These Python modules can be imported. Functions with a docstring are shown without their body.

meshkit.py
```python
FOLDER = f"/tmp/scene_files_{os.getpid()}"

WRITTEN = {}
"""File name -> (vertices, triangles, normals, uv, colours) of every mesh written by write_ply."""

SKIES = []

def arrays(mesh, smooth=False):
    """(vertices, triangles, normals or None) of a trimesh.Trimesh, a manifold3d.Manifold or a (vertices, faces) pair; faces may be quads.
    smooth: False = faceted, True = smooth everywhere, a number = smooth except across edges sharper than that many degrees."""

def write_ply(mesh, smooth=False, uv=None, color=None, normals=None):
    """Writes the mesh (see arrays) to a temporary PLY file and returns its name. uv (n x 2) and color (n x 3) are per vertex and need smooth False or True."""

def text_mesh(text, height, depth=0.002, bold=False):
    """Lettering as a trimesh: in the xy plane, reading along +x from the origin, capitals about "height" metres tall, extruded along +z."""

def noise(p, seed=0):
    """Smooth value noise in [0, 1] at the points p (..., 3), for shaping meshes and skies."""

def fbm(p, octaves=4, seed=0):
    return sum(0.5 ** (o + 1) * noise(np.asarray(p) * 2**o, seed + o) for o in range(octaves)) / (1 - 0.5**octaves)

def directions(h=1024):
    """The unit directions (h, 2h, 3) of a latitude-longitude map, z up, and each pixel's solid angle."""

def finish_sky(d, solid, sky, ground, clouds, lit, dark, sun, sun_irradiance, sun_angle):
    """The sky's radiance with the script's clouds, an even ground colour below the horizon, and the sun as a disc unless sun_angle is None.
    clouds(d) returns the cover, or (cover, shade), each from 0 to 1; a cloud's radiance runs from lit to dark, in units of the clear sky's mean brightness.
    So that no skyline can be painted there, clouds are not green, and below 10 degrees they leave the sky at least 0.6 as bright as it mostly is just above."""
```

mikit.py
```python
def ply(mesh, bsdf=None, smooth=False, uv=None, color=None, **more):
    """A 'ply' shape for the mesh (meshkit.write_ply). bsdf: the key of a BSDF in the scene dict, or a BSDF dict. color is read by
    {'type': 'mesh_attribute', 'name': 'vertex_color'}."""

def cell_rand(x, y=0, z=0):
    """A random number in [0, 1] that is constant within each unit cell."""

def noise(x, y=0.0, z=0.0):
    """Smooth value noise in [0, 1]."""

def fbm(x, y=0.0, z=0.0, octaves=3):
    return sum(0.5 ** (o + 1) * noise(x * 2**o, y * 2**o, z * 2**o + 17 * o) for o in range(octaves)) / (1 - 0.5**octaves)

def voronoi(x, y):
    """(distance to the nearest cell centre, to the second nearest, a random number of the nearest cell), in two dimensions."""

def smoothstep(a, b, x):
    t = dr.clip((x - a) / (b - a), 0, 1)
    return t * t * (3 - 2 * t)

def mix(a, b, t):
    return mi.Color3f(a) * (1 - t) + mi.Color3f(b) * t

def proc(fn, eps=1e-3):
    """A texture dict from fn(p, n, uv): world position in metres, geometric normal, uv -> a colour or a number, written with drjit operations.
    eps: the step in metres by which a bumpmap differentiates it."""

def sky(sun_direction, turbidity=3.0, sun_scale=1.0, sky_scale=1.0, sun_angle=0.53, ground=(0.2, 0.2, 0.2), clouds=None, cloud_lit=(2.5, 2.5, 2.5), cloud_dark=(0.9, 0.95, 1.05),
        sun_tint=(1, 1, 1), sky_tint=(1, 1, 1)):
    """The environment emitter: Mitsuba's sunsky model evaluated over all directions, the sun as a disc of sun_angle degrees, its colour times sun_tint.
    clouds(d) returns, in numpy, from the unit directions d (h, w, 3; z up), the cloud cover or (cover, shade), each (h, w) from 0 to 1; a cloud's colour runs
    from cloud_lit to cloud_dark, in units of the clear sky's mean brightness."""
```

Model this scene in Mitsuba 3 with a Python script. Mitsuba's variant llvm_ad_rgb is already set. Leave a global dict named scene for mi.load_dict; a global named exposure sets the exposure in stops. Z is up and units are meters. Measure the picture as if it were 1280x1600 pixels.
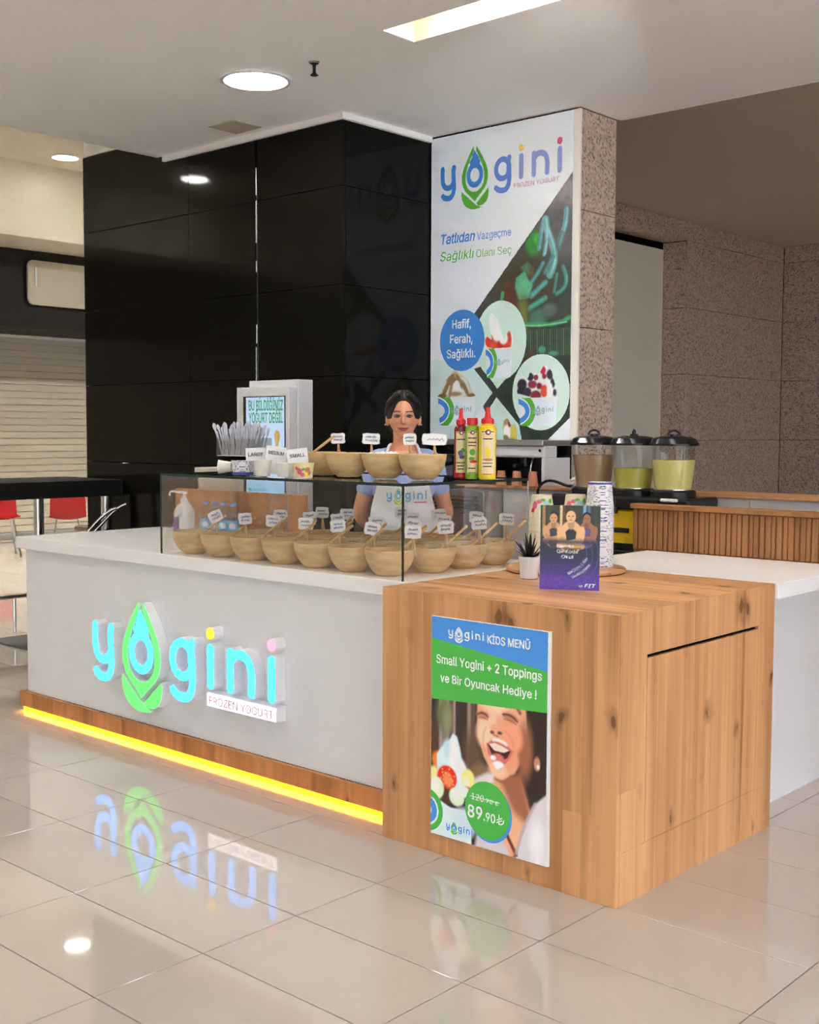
import math, random
import numpy as np, trimesh, shapely
import drjit as dr
import mitsuba as mi
import mikit, meshkit
import manifold3d as m3
from shapely.geometry import Polygon, LineString, Point, box as sbox
from shapely import affinity
from shapely.ops import unary_union
from mikit import noise, fbm, voronoi, cell_rand, smoothstep, mix
random.seed(7)
RNG = np.random.default_rng(7)
T4 = mi.ScalarTransform4f
scene, labels = {}, {}

# ---------------------------------------------------------------- camera, light, exposure
FOC, PITCH, ROLL, YAW = 1872.53, 0.0674606, 0.0038471, 0.7337526
EYE = np.array([1.95426, -3.12921, 1.48029])
def camera_axes():
    fwd = np.array([-math.sin(YAW), math.cos(YAW), 0.0]); rgt = np.array([math.cos(YAW), math.sin(YAW), 0.0]); up = np.array([0, 0, 1.0])
    f2 = fwd * math.cos(PITCH) - up * math.sin(PITCH); u2 = up * math.cos(PITCH) + fwd * math.sin(PITCH)
    return rgt * math.cos(ROLL) + u2 * math.sin(ROLL), u2 * math.cos(ROLL) - rgt * math.sin(ROLL), f2
_r, _u, _f = camera_axes()
_M = np.eye(4); _M[:3, 0], _M[:3, 1], _M[:3, 2], _M[:3, 3] = -_r, _u, _f, EYE
scene['camera'] = {'type': 'perspective', 'fov_axis': 'x', 'fov': math.degrees(2 * math.atan(640 / FOC)), 'near_clip': 0.05, 'far_clip': 100.0, 'to_world': T4(_M.tolist())}
exposure = 0.11
L_TROUGH_NEAR, L_DOWN_NEAR = (13.0, 12.8, 12.6), (120.0, 118.0, 115.0)   # the two lamps in view
L_TROUGH = (9.0, 8.9, 8.8)      # radiance of the recessed linear lights
L_DOWN = (34.0, 33.5, 32.5)     # radiance of the round downlights
L_SHOP = (680.0, 660.0, 600.0)     # downlights in front of the closed shop
SIGN_BLUE, SIGN_GREEN, SIGN_WHITE = (0.12, 1.15, 2.9), (0.16, 1.7, 0.2), (2.0, 1.95, 2.0)
SIGN_YELLOW, SIGN_PINK = (2.0, 1.2, 0.03), (1.6, 0.55, 0.75)
L_STRIP = (42.0, 15.0, 0.02)
scene['daylight'] = {'type': 'constant', 'radiance': {'type': 'rgb', 'value': [2.35, 2.62, 2.95]}}   # overcast sky over the atrium that the hall opens to, behind and right of the camera

# ---------------------------------------------------------------- helpers
def lin(r, g=None, b=None, k=1.0):
    c = np.array(r if g is None else (r, g, b), float) / 255.0
    c = np.where(c <= 0.04045, c / 12.92, ((c + 0.055) / 1.055) ** 2.4)
    return tuple(float(min(0.95, x / k)) for x in c)
def rgb(c): return {'type': 'rgb', 'value': [float(x) for x in c]}
def mat(name, color=None, rough=0.5, metal=0.0, spec=0.5, tex=None, **k):
    scene[name] = {'type': 'twosided', 'b': {'type': 'principled', 'base_color': tex or rgb(color), 'roughness': rough, 'metallic': metal, 'specular': spec, **k}}
    return name
def num(base):
    if base not in scene and base not in labels and not any(True for _ in [0] if base in USED): USED.add(base); return base
    i = 1
    while f'{base}_{i:03d}' in USED: i += 1
    key = f'{base}_{i:03d}'; USED.add(key); return key
USED = set()
def thing(name, label, cat, group=None):
    key = num(name); labels[key] = {'label': label, 'category': cat}
    if group: labels[key]['group'] = group
    return key
def struct(name, label=None):
    key = num(name); labels[key] = {'kind': 'structure'}
    if label: labels[key]['label'] = label
    return key
def put(key, mesh, m, smooth=False, **k):
    """The shape entry of a thing that is one mesh."""
    d = mesh if isinstance(mesh, dict) else mikit.ply(mesh, None, smooth=smooth)
    d = {**d, **k}
    if m: d['bsdf'] = {'type': 'ref', 'id': m}
    scene[key] = d
    return key
def part(owner, name, mesh, m, smooth=False, label=None, kind=None, **k):
    key = num(owner + '__' + name); put(key, mesh, m, smooth, **k)
    if label or kind:
        labels[key] = {}
        if label: labels[key]['label'] = label
        if kind: labels[key]['kind'] = kind
    return key
def area(L): return {'emitter': {'type': 'area', 'radiance': rgb(L)}}
def cat_(*ms): return trimesh.util.concatenate([m for m in ms])
def box(x0, x1, y0, y1, z0, z1, b=0.0):
    x0, x1 = sorted((x0, x1)); y0, y1 = sorted((y0, y1)); z0, z1 = sorted((z0, z1))
    if b <= 0:
        return trimesh.creation.box(bounds=[[x0, y0, z0], [x1, y1, z1]])
    b = min(b, .45 * min(x1 - x0, y1 - y0, z1 - z0)); pts = []
    for sx in (0, 1):
        for sy in (0, 1):
            for sz in (0, 1):
                c = np.array([(x0, x1)[sx], (y0, y1)[sy], (z0, z1)[sz]]); s = np.array([1 - 2 * sx, 1 - 2 * sy, 1 - 2 * sz]) * b
                for k in range(3):
                    q = s.copy(); q[k] = 0; pts.append(c + q)
    return trimesh.convex.convex_hull(np.array(pts))
def tr(mesh, loc=(0, 0, 0), rz=0.0, rx=0.0, ry=0.0, s=1.0):
    m = mesh.copy(); m.apply_scale(s)
    for ang, ax in ((rx, [1, 0, 0]), (ry, [0, 1, 0]), (rz, [0, 0, 1])):
        if ang: m.apply_transform(trimesh.transformations.rotation_matrix(ang, ax))
    m.apply_translation(loc); return m
def W(loc, rz=0.0, s=1.0): return T4().translate(list(map(float, loc))).rotate([0, 0, 1], math.degrees(rz)).scale(s)
def lathe(profile, sec=40): return trimesh.creation.revolve(np.array(profile, float), sections=sec)
def cyl(x, y, z0, z1, r, r2=None, sec=28):
    r2 = r if r2 is None else r2
    m = lathe([(0, z0), (r, z0), (r2, z1), (0, z1)], sec); m.apply_translation((x, y, 0)); return m
def tube(pts, r, sides=10, closed=False):
    p = np.asarray(pts, float)
    if len(p) == 2: p = np.array([p[0], p[0] * .5 + p[1] * .5, p[1]])
    t = np.gradient(p, axis=0); t /= np.linalg.norm(t, axis=1, keepdims=True) + 1e-12
    n0 = np.cross(t[0], [0, 0, 1.0] if abs(t[0][2]) < .9 else [1.0, 0, 0]); n0 /= np.linalg.norm(n0)
    A = []
    for k in range(len(p)):
        n0 = n0 - t[k] * (n0 @ t[k]); n0 /= np.linalg.norm(n0); A.append(n0.copy())
    A = np.array(A); B = np.cross(t, A); ang = np.arange(sides) * 2 * np.pi / sides
    R = np.broadcast_to(np.asarray(r, float), (len(p),))
    v = p[:, None] + R[:, None, None] * (np.cos(ang)[None, :, None] * A[:, None] + np.sin(ang)[None, :, None] * B[:, None])
    v = np.vstack([v.reshape(-1, 3), p[:1], p[-1:]]); f = []
    n = len(p)
    for i in range(n - 1):
        for j in range(sides):
            a, b, c, d = i * sides + j, i * sides + (j + 1) % sides, (i + 1) * sides + (j + 1) % sides, (i + 1) * sides + j
            f += [[a, b, c], [a, c, d]]
    for j in range(sides):
        f.append([n * sides, (j + 1) % sides, j]); f.append([n * sides + 1, (n - 1) * sides + j, (n - 1) * sides + (j + 1) % sides])
    m = trimesh.Trimesh(v, np.array(f), process=False); return m
def curve(pts, n=24):
    from scipy.interpolate import CubicSpline
    p = np.asarray(pts, float); d = np.r_[0, np.cumsum(np.linalg.norm(np.diff(p, axis=0), axis=1))]
    return CubicSpline(d, p)(np.linspace(0, d[-1], n))
class Frame:
    """A flat surface: x along u, y along v, z outwards."""
    def __init__(s, o, u=(1, 0, 0), v=(0, 0, 1)):
        s.o, s.u, s.v = map(lambda a: np.array(a, float), (o, u, v)); s.n = np.cross(s.u, s.v)
    def mesh(s, m):
        m = m.copy(); v = np.asarray(m.vertices)
        m.vertices = s.o + v[:, :1] * s.u + v[:, 1:2] * s.v + v[:, 2:3] * s.n; return m
    def poly(s, geom, z=0.0, d=0.0004):
        gs = [g for g in getattr(geom, 'geoms', [geom]) if g.geom_type == 'Polygon' and g.area > 1e-9]
        m = trimesh.util.concatenate([trimesh.creation.extrude_polygon(g, d, engine='earcut') for g in gs]); m.apply_translation((0, 0, z)); return s.mesh(m)
    def text(s, t, x, y, h, w=None, bold=False, z=0.0, d=0.0004, slant=0.0, rot=0.0):
        m = meshkit.text_mesh(t, h, d, bold)
        v = np.array(m.vertices)
        if w: v[:, 0] = (v[:, 0] - v[:, 0].min()) * w / np.ptp(v[:, 0])
        v[:, 0] += slant * v[:, 1]
        if rot: c, q = math.cos(rot), math.sin(rot); v[:, :2] = v[:, :2] @ np.array([[c, q], [-q, c]])
        m.vertices = v + [x, y, z]; return s.mesh(m)
def ell(cx, cy, rx, ry, rot=0): return affinity.rotate(affinity.scale(Point(cx, cy).buffer(1, 24), rx, ry), rot, origin=(cx, cy))
def stroke(pts, w, smooth=True):
    return LineString(curve(pts, 30) if smooth and len(pts) > 2 else pts).buffer(w / 2, 10)
class Paint:
    """Colour per vertex of a flat print, from analytic soft shapes (linear colours)."""
    def __init__(s, x0, x1, y0, y1, nx, ny, base):
        s.nx, s.ny = nx, ny
        s.X, s.Y = [a.ravel() for a in np.meshgrid(np.linspace(x0, x1, nx), np.linspace(y0, y1, ny))]
        s.C = np.tile(np.array(lin(base)), (len(s.X), 1))
    def lay(s, d, color, soft, a=1.0):
        w = np.clip(.5 - d / soft, 0, 1); w = (w * w * (3 - 2 * w) * a)[:, None]; s.C = s.C * (1 - w) + np.array(lin(color)) * w
    def ell(s, cx, cy, rx, ry, color, soft=.004, rot=0.0, a=1.0):
        c, q = math.cos(rot), math.sin(rot); x, y = s.X - cx, s.Y - cy; x, y = x * c + y * q, -x * q + y * c
        k = np.sqrt((x / rx) ** 2 + (y / ry) ** 2); s.lay((k - 1) * min(rx, ry), color, soft, a)
    def poly(s, pts, color, soft=.003, a=1.0):
        p = np.asarray(pts, float); d = np.full(len(s.X), 9.0); ins = np.zeros(len(s.X), bool)
        for (x0, y0), (x1, y1) in zip(p, np.roll(p, -1, 0)):
            ex, ey = x1 - x0, y1 - y0; wx, wy = s.X - x0, s.Y - y0
            t = np.clip((wx * ex + wy * ey) / (ex * ex + ey * ey + 1e-12), 0, 1); d = np.minimum(d, (wx - t * ex) ** 2 + (wy - t * ey) ** 2)
            cr = (y0 > s.Y) != (y1 > s.Y); ins ^= cr & (s.X < (x1 - x0) * (s.Y - y0) / (y1 - y0 + 1e-12) + x0)
        d = np.sqrt(d); s.lay(np.where(ins, -d, d), color, soft, a)
    def line(s, pts, w, color, soft=.002, a=1.0):
        p = curve(pts, 14) if len(pts) > 2 else np.asarray(pts, float); d = np.full(len(s.X), 9.0)
        for (x0, y0), (x1, y1) in zip(p[:-1], p[1:]):
            ex, ey = x1 - x0, y1 - y0; t = np.clip(((s.X - x0) * ex + (s.Y - y0) * ey) / (ex * ex + ey * ey + 1e-12), 0, 1)
            d = np.minimum(d, np.hypot(s.X - x0 - t * ex, s.Y - y0 - t * ey))
        s.lay(d - w / 2, color, soft, a)
    def noise(s, f, amt, seed=0):
        n = meshkit.fbm(np.stack([s.X * f, s.Y * f, s.X * 0], 1), 3, seed) - .5; s.C = np.clip(s.C * (1 + amt * n[:, None]), 0, 1)
    def out(s, key, frame, z, m='printed_photo', k=1.0, clip=None, name='printed_picture'):
        i, j = np.meshgrid(np.arange(s.nx - 1), np.arange(s.ny - 1)); a = (j * s.nx + i).ravel(); f = np.vstack([np.stack([a, a + 1, a + s.nx + 1], 1), np.stack([a, a + s.nx + 1, a + s.nx], 1)])
        if clip is not None:
            shapely.prepare(clip); c = (s.X[f].mean(1), s.Y[f].mean(1)); f = f[shapely.contains_xy(clip, *c)]
        v = np.stack([s.X, s.Y, s.X * 0 + z], 1); msh = frame.mesh(trimesh.Trimesh(v, f, process=False))
        kk = num(key + '__' + name); scene[kk] = mikit.ply(msh, m, color=np.clip(s.C / k, 0, .95)); return kk

# ---------------------------------------------------------------- materials
def wood_tex(light, dark, bw=.12, knots=True, mirror=0.0):
    def fn(p, n, uv):
        top = dr.abs(n.z) > .5; fr = dr.abs(n.y) > .5
        a = dr.select(top, p.y + 9.1, dr.select(fr, p.x + 5.0, p.y + 3.73)); l = dr.select(top, p.x + 8.0, p.z + 2.0)
        a2 = a + .012 * (noise(a * 5, l * 1.1) - .5)
        bi = dr.floor(a2 / bw); r = cell_rand(bi, dr.floor(l / 1.7 + cell_rand(bi, 3)), 1)
        warp = noise(a * 9, l * 1.6, 3) * .05
        g = fbm((a2 + warp * .35) * 46, l * 1.7, r * 9, octaves=3); fine = noise(a2 * 240, l * 6)
        broad = noise(a2 * 9, l * .9, 5)
        streak = smoothstep(.58, .80, noise(a2 * 34 + warp * 8, l * .75, 11)) * smoothstep(.35, .7, noise(a * 7, l * 1.3, 21))
        t = dr.clip(.30 + .68 * (g - .5) + .36 * (r - .5) + .70 * (broad - .5) + .12 * (fine - .5) + .38 * streak, 0, 1)
        c = mix(light, dark, t)
        if knots:
            d, _, k = voronoi(a * 5.2 + 2.3 + .3 * (noise(a * 14, l * 6, 31) - .5), l * 3.0)
            d = d + .10 * (noise(a * 60, l * 26, 41) - .5)
            kd = d * (1.0 + 1.5 * k)
            c = mix(c, [x * .28 for x in dark], (1 - smoothstep(.03, .085, kd + .05 * (g - .5))) * .75 * dr.select(k < .55, 1.0, 0.0))
            c = mix(c, [x * .55 for x in dark], (1 - smoothstep(.08, .24, kd + .10 * (g - .5))) * .40 * dr.select(k < .55, 1.0, .35))
        return c
    return mikit.proc(fn)
mat('oak_wood', rough=.42, spec=.35, tex=wood_tex((.635, .332, .15), (.27, .108, .040)))
mat('slat_wood', rough=.5, spec=.35, tex=wood_tex((.31, .135, .046), (.16, .062, .019), bw=.045, knots=False))
def bowl_tex():
    def fn(p, n, uv):
        g = fbm(p.x * 14, p.y * 14, p.z * 45, octaves=3)
        return mix((.74, .53, .27), (.52, .33, .14), dr.clip(g * 1.5 - .3, 0, 1))
    return mikit.proc(fn)
mat('bowl_wood', rough=.45, spec=.35, tex=bowl_tex())
def granite_tex():
    def fn(p, n, uv):
        d, d2, r = voronoi((p.x + p.y) * 95, p.z * 95 + p.x * 20)
        s = noise(p.x * 60, p.y * 60, p.z * 60)
        c = mix((.60, .46, .37), (.40, .285, .22), dr.clip(s * 1.2 - .1, 0, 1))
        return mix(c, (.10, .075, .06), dr.select(r > .84, .7, 0.0))
    return mikit.proc(fn)
mat('pink_granite', rough=.25, spec=.5, tex=granite_tex())
def floor_tex():
    def fn(p, n, uv):
        v = fbm(p.x * 3.0, p.y * 3.0, 0, octaves=2); r = cell_rand((p.x + 3.31988 + 65.68) / .65683, (p.y - .01037 + 71.5) / .35748)
        return mi.Color3f(.485, .430, .382) * (.95 + .07 * v + .05 * r)
    return mikit.proc(fn)
mat('floor_porcelain', rough=.035, spec=.62, tex=floor_tex())
mat('grout', (.13, .10, .075), .9, spec=.1)
mat('white_paint', (.88, .86, .83), .9, spec=.1)
mat('cream_paint', (.74, .68, .56), .85, spec=.1)
mat('hall_wall', (.50, .45, .38), .85, spec=.1)
mat('dark_ceiling', (.50, .43, .34), .9, spec=.1)
mat('black_stone', (.0045, .0042, .0034), .05, spec=.05)
mat('black_header', (.006, .006, .006), .6, spec=.1)
mat('shutter', (.62, .55, .45), .35, spec=.5)
mat('white_laminate', (.695, .695, .70), .32, spec=.45)
mat('white_solid_surface', (.83, .82, .81), .25, spec=.5)
mat('white_plastic', (.82, .82, .81), .3)
mat('warm_white', (.80, .76, .68), .5)
mat('paper_white', (.86, .86, .86), .7, spec=.2)
mat('cream_card', (.62, .57, .46), .6)
mat('black_plastic', (.008, .008, .009), .18, spec=.35)
mat('black_matte', (.014, .014, .016), .75, spec=.2)
mat('dark_gap', (.006, .005, .004), .9, spec=0.0)
mat('chrome', (.75, .75, .76), .12, metal=1.0)
mat('steel', (.26, .27, .27), .35, metal=.9)
mat('aluminium', (.7, .7, .7), .3, metal=1.0)
mat('red_plastic', (.42, .008, .010), .35)
mat('bottle_red', (.60, .015, .02), .35)
mat('yellow_plastic', (.86, .62, .01), .35)
mat('yellow_machine', (.80, .50, .005), .35)
mat('green_plastic', (.22, .42, .03), .35)
mat('label_cream', (.80, .66, .36), .5)
mat('dark_red_syrup', (.17, .01, .012), .3)
mat('purple_label', (.13, .04, .22), .5)
mat('translucent_plastic', (.78, .78, .76), .4, spec_trans=0.0)
mat('copper_paper', (.50, .20, .11), .5)
mat('brown_stool', (.10, .07, .055), .5)
mat('grey_plate', (.14, .14, .14), .5, metal=.6)
mat('acrylic_side', (.80, .80, .82), .15)
mat('print_blue', lin(66, 133, 210, k=.9), .45)
mat('print_blue_pale', lin(96, 132, 205, k=.9), .45)
mat('print_lilac', lin(135, 150, 205, k=.9), .45)
mat('print_green', lin(78, 160, 52, k=.9), .45)
mat('kids_green', lin(68, 172, 70, k=.85), .35)
mat('kids_blue', lin(66, 138, 212, k=.85), .35)
mat('print_yellow', lin(230, 195, 90, k=.9), .45)
mat('print_rose', lin(205, 95, 125, k=.9), .45)
mat('print_white', (.86, .87, .88), .4)
mat('print_black', (.02, .022, .02), .45)
mat('print_grey', (.32, .32, .36), .5)
mat('print_pinkgrey', lin(190, 140, 165, k=.9), .5)
mat('ink', (.03, .03, .05), .7)
mat('ink_blue', (.05, .07, .20), .7)
mat('apron_cyan', lin(90, 170, 205, k=.9), .8)
mat('apron_olive', lin(175, 190, 90, k=.9), .8)
mat('bluegrey_print', (.10, .12, .24), .6)
mat('navy_print', (.06, .07, .30), .6)
scene['printed_photo'] = {'type': 'twosided', 'b': {'type': 'principled', 'base_color': {'type': 'mesh_attribute', 'name': 'vertex_color'}, 'roughness': .45, 'specular': .4}}
scene['skin_colours'] = {'type': 'twosided', 'b': {'type': 'principled', 'base_color': {'type': 'mesh_attribute', 'name': 'vertex_color'}, 'roughness': .5, 'specular': .35}}
scene['pane_glass'] = {'type': 'thindielectric', 'int_ior': 1.5, 'ext_ior': 1.0}
scene['tinted_edge'] = {'type': 'twosided', 'b': {'type': 'principled', 'base_color': rgb((.010, .022, .019)), 'roughness': .15, 'specular': .5}}
scene['lamp_black'] = {'type': 'diffuse', 'reflectance': rgb((.06, .06, .06))}

mat('oak_plinth', rough=.42, spec=.35, tex=wood_tex((.50, .215, .075), (.24, .09, .028)))
mat('glass_rim', (.42, .50, .49), .2)
scene['top_glass'] = {'type': 'thindielectric', 'int_ior': 1.5, 'ext_ior': 1.0, 'specular_transmittance': rgb((.62, .64, .62))}

mat('spoon_plastic', (.62, .63, .70), .3, spec=.5)
scene['pet_plastic'] = {'type': 'thindielectric', 'int_ior': 1.45, 'ext_ior': 1.0, 'specular_transmittance': rgb((.80, .85, .88))}
mat('water_label', (.10, .38, .60), .4)

mat('cream_paper', (.74, .66, .48), .5)
mat('cup_teal', (.30, .52, .50), .5)
mat('succulent', (.006, .010, .009), .4)
mat('succulent_purple', (.035, .015, .06), .4)
mat('flyer_base', (.10, .07, .30), .4)
scene['acrylic_clear'] = {'type': 'thindielectric', 'int_ior': 1.49, 'ext_ior': 1.0}
scene['tank_glass'] = {'type': 'thindielectric', 'int_ior': 1.5, 'ext_ior': 1.0, 'specular_transmittance': rgb((.90, .90, .88))}
mat('juice_brown', (.40, .255, .145), .35)
mat('juice_green', (.50, .47, .085), .35)
mat('juice_yellow', (.74, .68, .25), .35)
mat('steel_matte', (.42, .41, .40), .35, metal=.8)
mat('floor_plain', (.6, .5, .41), .3)
mat('poster_white', lin(214, 220, 230, k=.80), .4)
mat('poster_cup', lin(208, 220, 226, k=.80), .45)
mat('logo_grey', lin(130, 160, 170, k=.8), .5)
mat('slogan_green', lin(135, 175, 120, k=.9), .45)
mat('eye_white', (.40, .36, .34), .25)
mat('eye_iris', (.022, .012, .008), .15)
mat('hair_dark', (.010, .007, .006), .55, spec=.2)
mat('blue_cotton', lin(150, 165, 205, k=.8), .9, spec=.1)
mat('white_cotton', (.80, .81, .83), .9, spec=.1)
mat('dark_denim', (.03, .035, .06), .9, spec=.1)
# ---------------------------------------------------------------- the setting: floor, ceilings, walls
HS, HL, HR = 3.3, 4.5, 3.6            # soffit, ceiling before the shop on the left, ceiling of the passage on the right
TX, TY, OX, OY = .65683, .35748, -3.31988, .01037
k = struct('floor'); put(k, box(-14, 7.5, -9, 12, -.15, -.004), 'grout')
tile = mikit.ply(box(.0015, TX - .0015, .0015, TY - .0015, -.012, 0, .0012))
far_tiles = []
def in_view(x, y):
    v = np.array([x, y, 0]) - EYE; z = v @ _f
    return z > .5 and abs(v @ _r / z) < .40 and -.48 < v @ _u / z < .3
for i in range(-17, 18):
    for j in range(-36, 27):
        x, y = OX + i * TX, OY + j * TY
        if not (-13.9 < x < 7 and -8.9 < y < 11.5): continue
        cx, cy = x + TX / 2, y + TY / 2
        hidden = -3.4 < cx < -.15 and .3 < cy < 2.5
        near = np.linalg.norm(np.array([cx, cy, 0]) - EYE) < 9.6
        if near and not hidden and (in_view(x, y) or in_view(x + TX, y + TY) or in_view(x + TX, y) or in_view(x, y + TY)):
            kk = num('floor__tile'); scene[kk] = {**tile, 'bsdf': {'type': 'ref', 'id': 'floor_porcelain'}, 'to_world': W((x, y, 0))}
        else:
            far_tiles.append(tr(trimesh.creation.box(bounds=[[.0015, .0015, -.006], [TX - .0015, TY - .0015, 0]]), (x, y, 0)))
part('floor', 'tile_field', cat_(*far_tiles), 'floor_porcelain', kind='stuff')

# the low ceiling, with openings for the recessed linear lights
troughs = [(-1.90, 4.6, .93, 1.165)] + [(x0, x1, y - .12, y + .12) for y in (-1.5, -3.9, -6.4) for x0, x1 in ((-4.2, .3), (1.0, 5.5))]
sof = Polygon([(-4.72, -8.9), (7.4, -8.9), (7.4, 2.985), (-1.935, 2.985), (-1.935, 2.60), (-3.04, 2.60), (-3.04, 1.82), (-4.72, 1.82)])
for x0, x1, y0, y1 in troughs: sof = sof.difference(sbox(x0, y0, x1, y1))
m = trimesh.creation.extrude_polygon(sof, .16, engine='earcut'); m.apply_translation((0, 0, HS))
k = struct('ceiling', 'low flat off-white ceiling over the kiosk'); put(k, m, 'white_paint')
part('ceiling', 'ceiling_deck', box(-4.72, 7.4, -8.9, 2.985, HS + .17, HS + .22), 'white_paint')
part('ceiling', 'access_panel', box(-3.86, -3.62, 1.50, 1.72, HS - .006, HS + .002, .002), 'dark_ceiling', label='small square access panel in the low ceiling')
part('ceiling', 'shadow_trim', cat_(box(-4.72, -3.03, 1.795, 1.818, HS - .035, HS + .001), box(-3.038, -3.012, 1.795, 2.58, HS - .035, HS + .001)), 'white_paint', label='white trim strip between ceiling and black pillar')
n = 0
for x0, x1, y0, y1 in troughs:
    lb = 'recessed linear light trough in the low ceiling at the top of the photo' if n == 0 else 'recessed linear light trough in the ceiling behind the camera'
    t = thing('linear_light', lb, 'ceiling light', None if n == 0 else 'linear lights behind the camera'); n += 1
    h = HS + .11
    part(t, 'housing', cat_(box(x0, x1, y0, y0 + .008, HS + .001, HS + .16), box(x0, x1, y1 - .008, y1, HS + .001, HS + .16), box(x0, x0 + .008, y0, y1, HS + .001, HS + .16), box(x1 - .008, x1, y0, y1, HS + .001, HS + .16), box(x0, x1, y0, y1, HS + .15, HS + .162)), 'cream_paint')
    part(t, 'diffuser', box(x0 + .22, x1 - .22, y0 + .012, y1 - .012, h, h + .03), 'lamp_black', **area(L_TROUGH_NEAR if n == 1 else tuple(c * (1.0 if x0 > .5 else .5) for c in L_TROUGH)))
def downlight(x, y, z, r, L, label, group=None):
    t = thing('ceiling_downlight', label, 'ceiling light', group)
    ring = lathe([(r, 0), (r * 1.13, 0), (r * 1.15, -.006), (r * 1.12, -.014), (r, -.014), (r, 0)], 36)
    part(t, 'trim_ring', tr(ring, (x, y, z - .001)), 'white_plastic', smooth=30)
    part(t, 'diffuser', tr(lathe([(0, -.024), (r * .5, -.022), (r * .86, -.015), (r * .99, -.006), (r * .99, -.001), (0, -.001)], 36), (x, y, z)), 'lamp_black', **area(L))
downlight(-2.90, 1.05, HS, .165, L_DOWN_NEAR, 'bright round downlight in the low ceiling above the kiosk')
for x, y in ((-2.9, -2.6), (.6, -2.6), (.6, -.2), (3.8, -2.6), (-2.9, -5.2), (3.8, -5.2), (3.8, -.2), (-2.4, -.4)):
    downlight(x, y, HS, .13, L_DOWN, 'round downlight in the ceiling outside the frame', 'downlights outside the frame')
for y in (1.8, 4.35, 6.9, 9.4):
    downlight(-9.95, y, HL, .14, (20, 19.4, 17.5) if y == 4.35 else L_SHOP, 'small round downlight in the higher ceiling in front of the closed shop' if y == 4.35 else 'round downlight along the shop front, outside the view', None if y == 4.35 else 'shop downlights outside the view')
for x, y in ((-1.2, 6.2), (1.2, 6.2), (1.2, 8.6), (3.6, 6.2)):
    downlight(x, y, HR, .12, L_DOWN, 'round downlight in the passage ceiling, outside the frame', 'passage downlights outside the frame')
for x, y in ((-7.2, 6.6), (-7.2, 9.4), (-7.2, -1.6), (-9.78, -2.37)):
    downlight(x, y, HL, .15, ((1450, 1400, 1250) if x > -8 else (300, 290, 260)), 'round downlight in the higher ceiling on the left, outside the view', 'left ceiling downlights outside the view')
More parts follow.
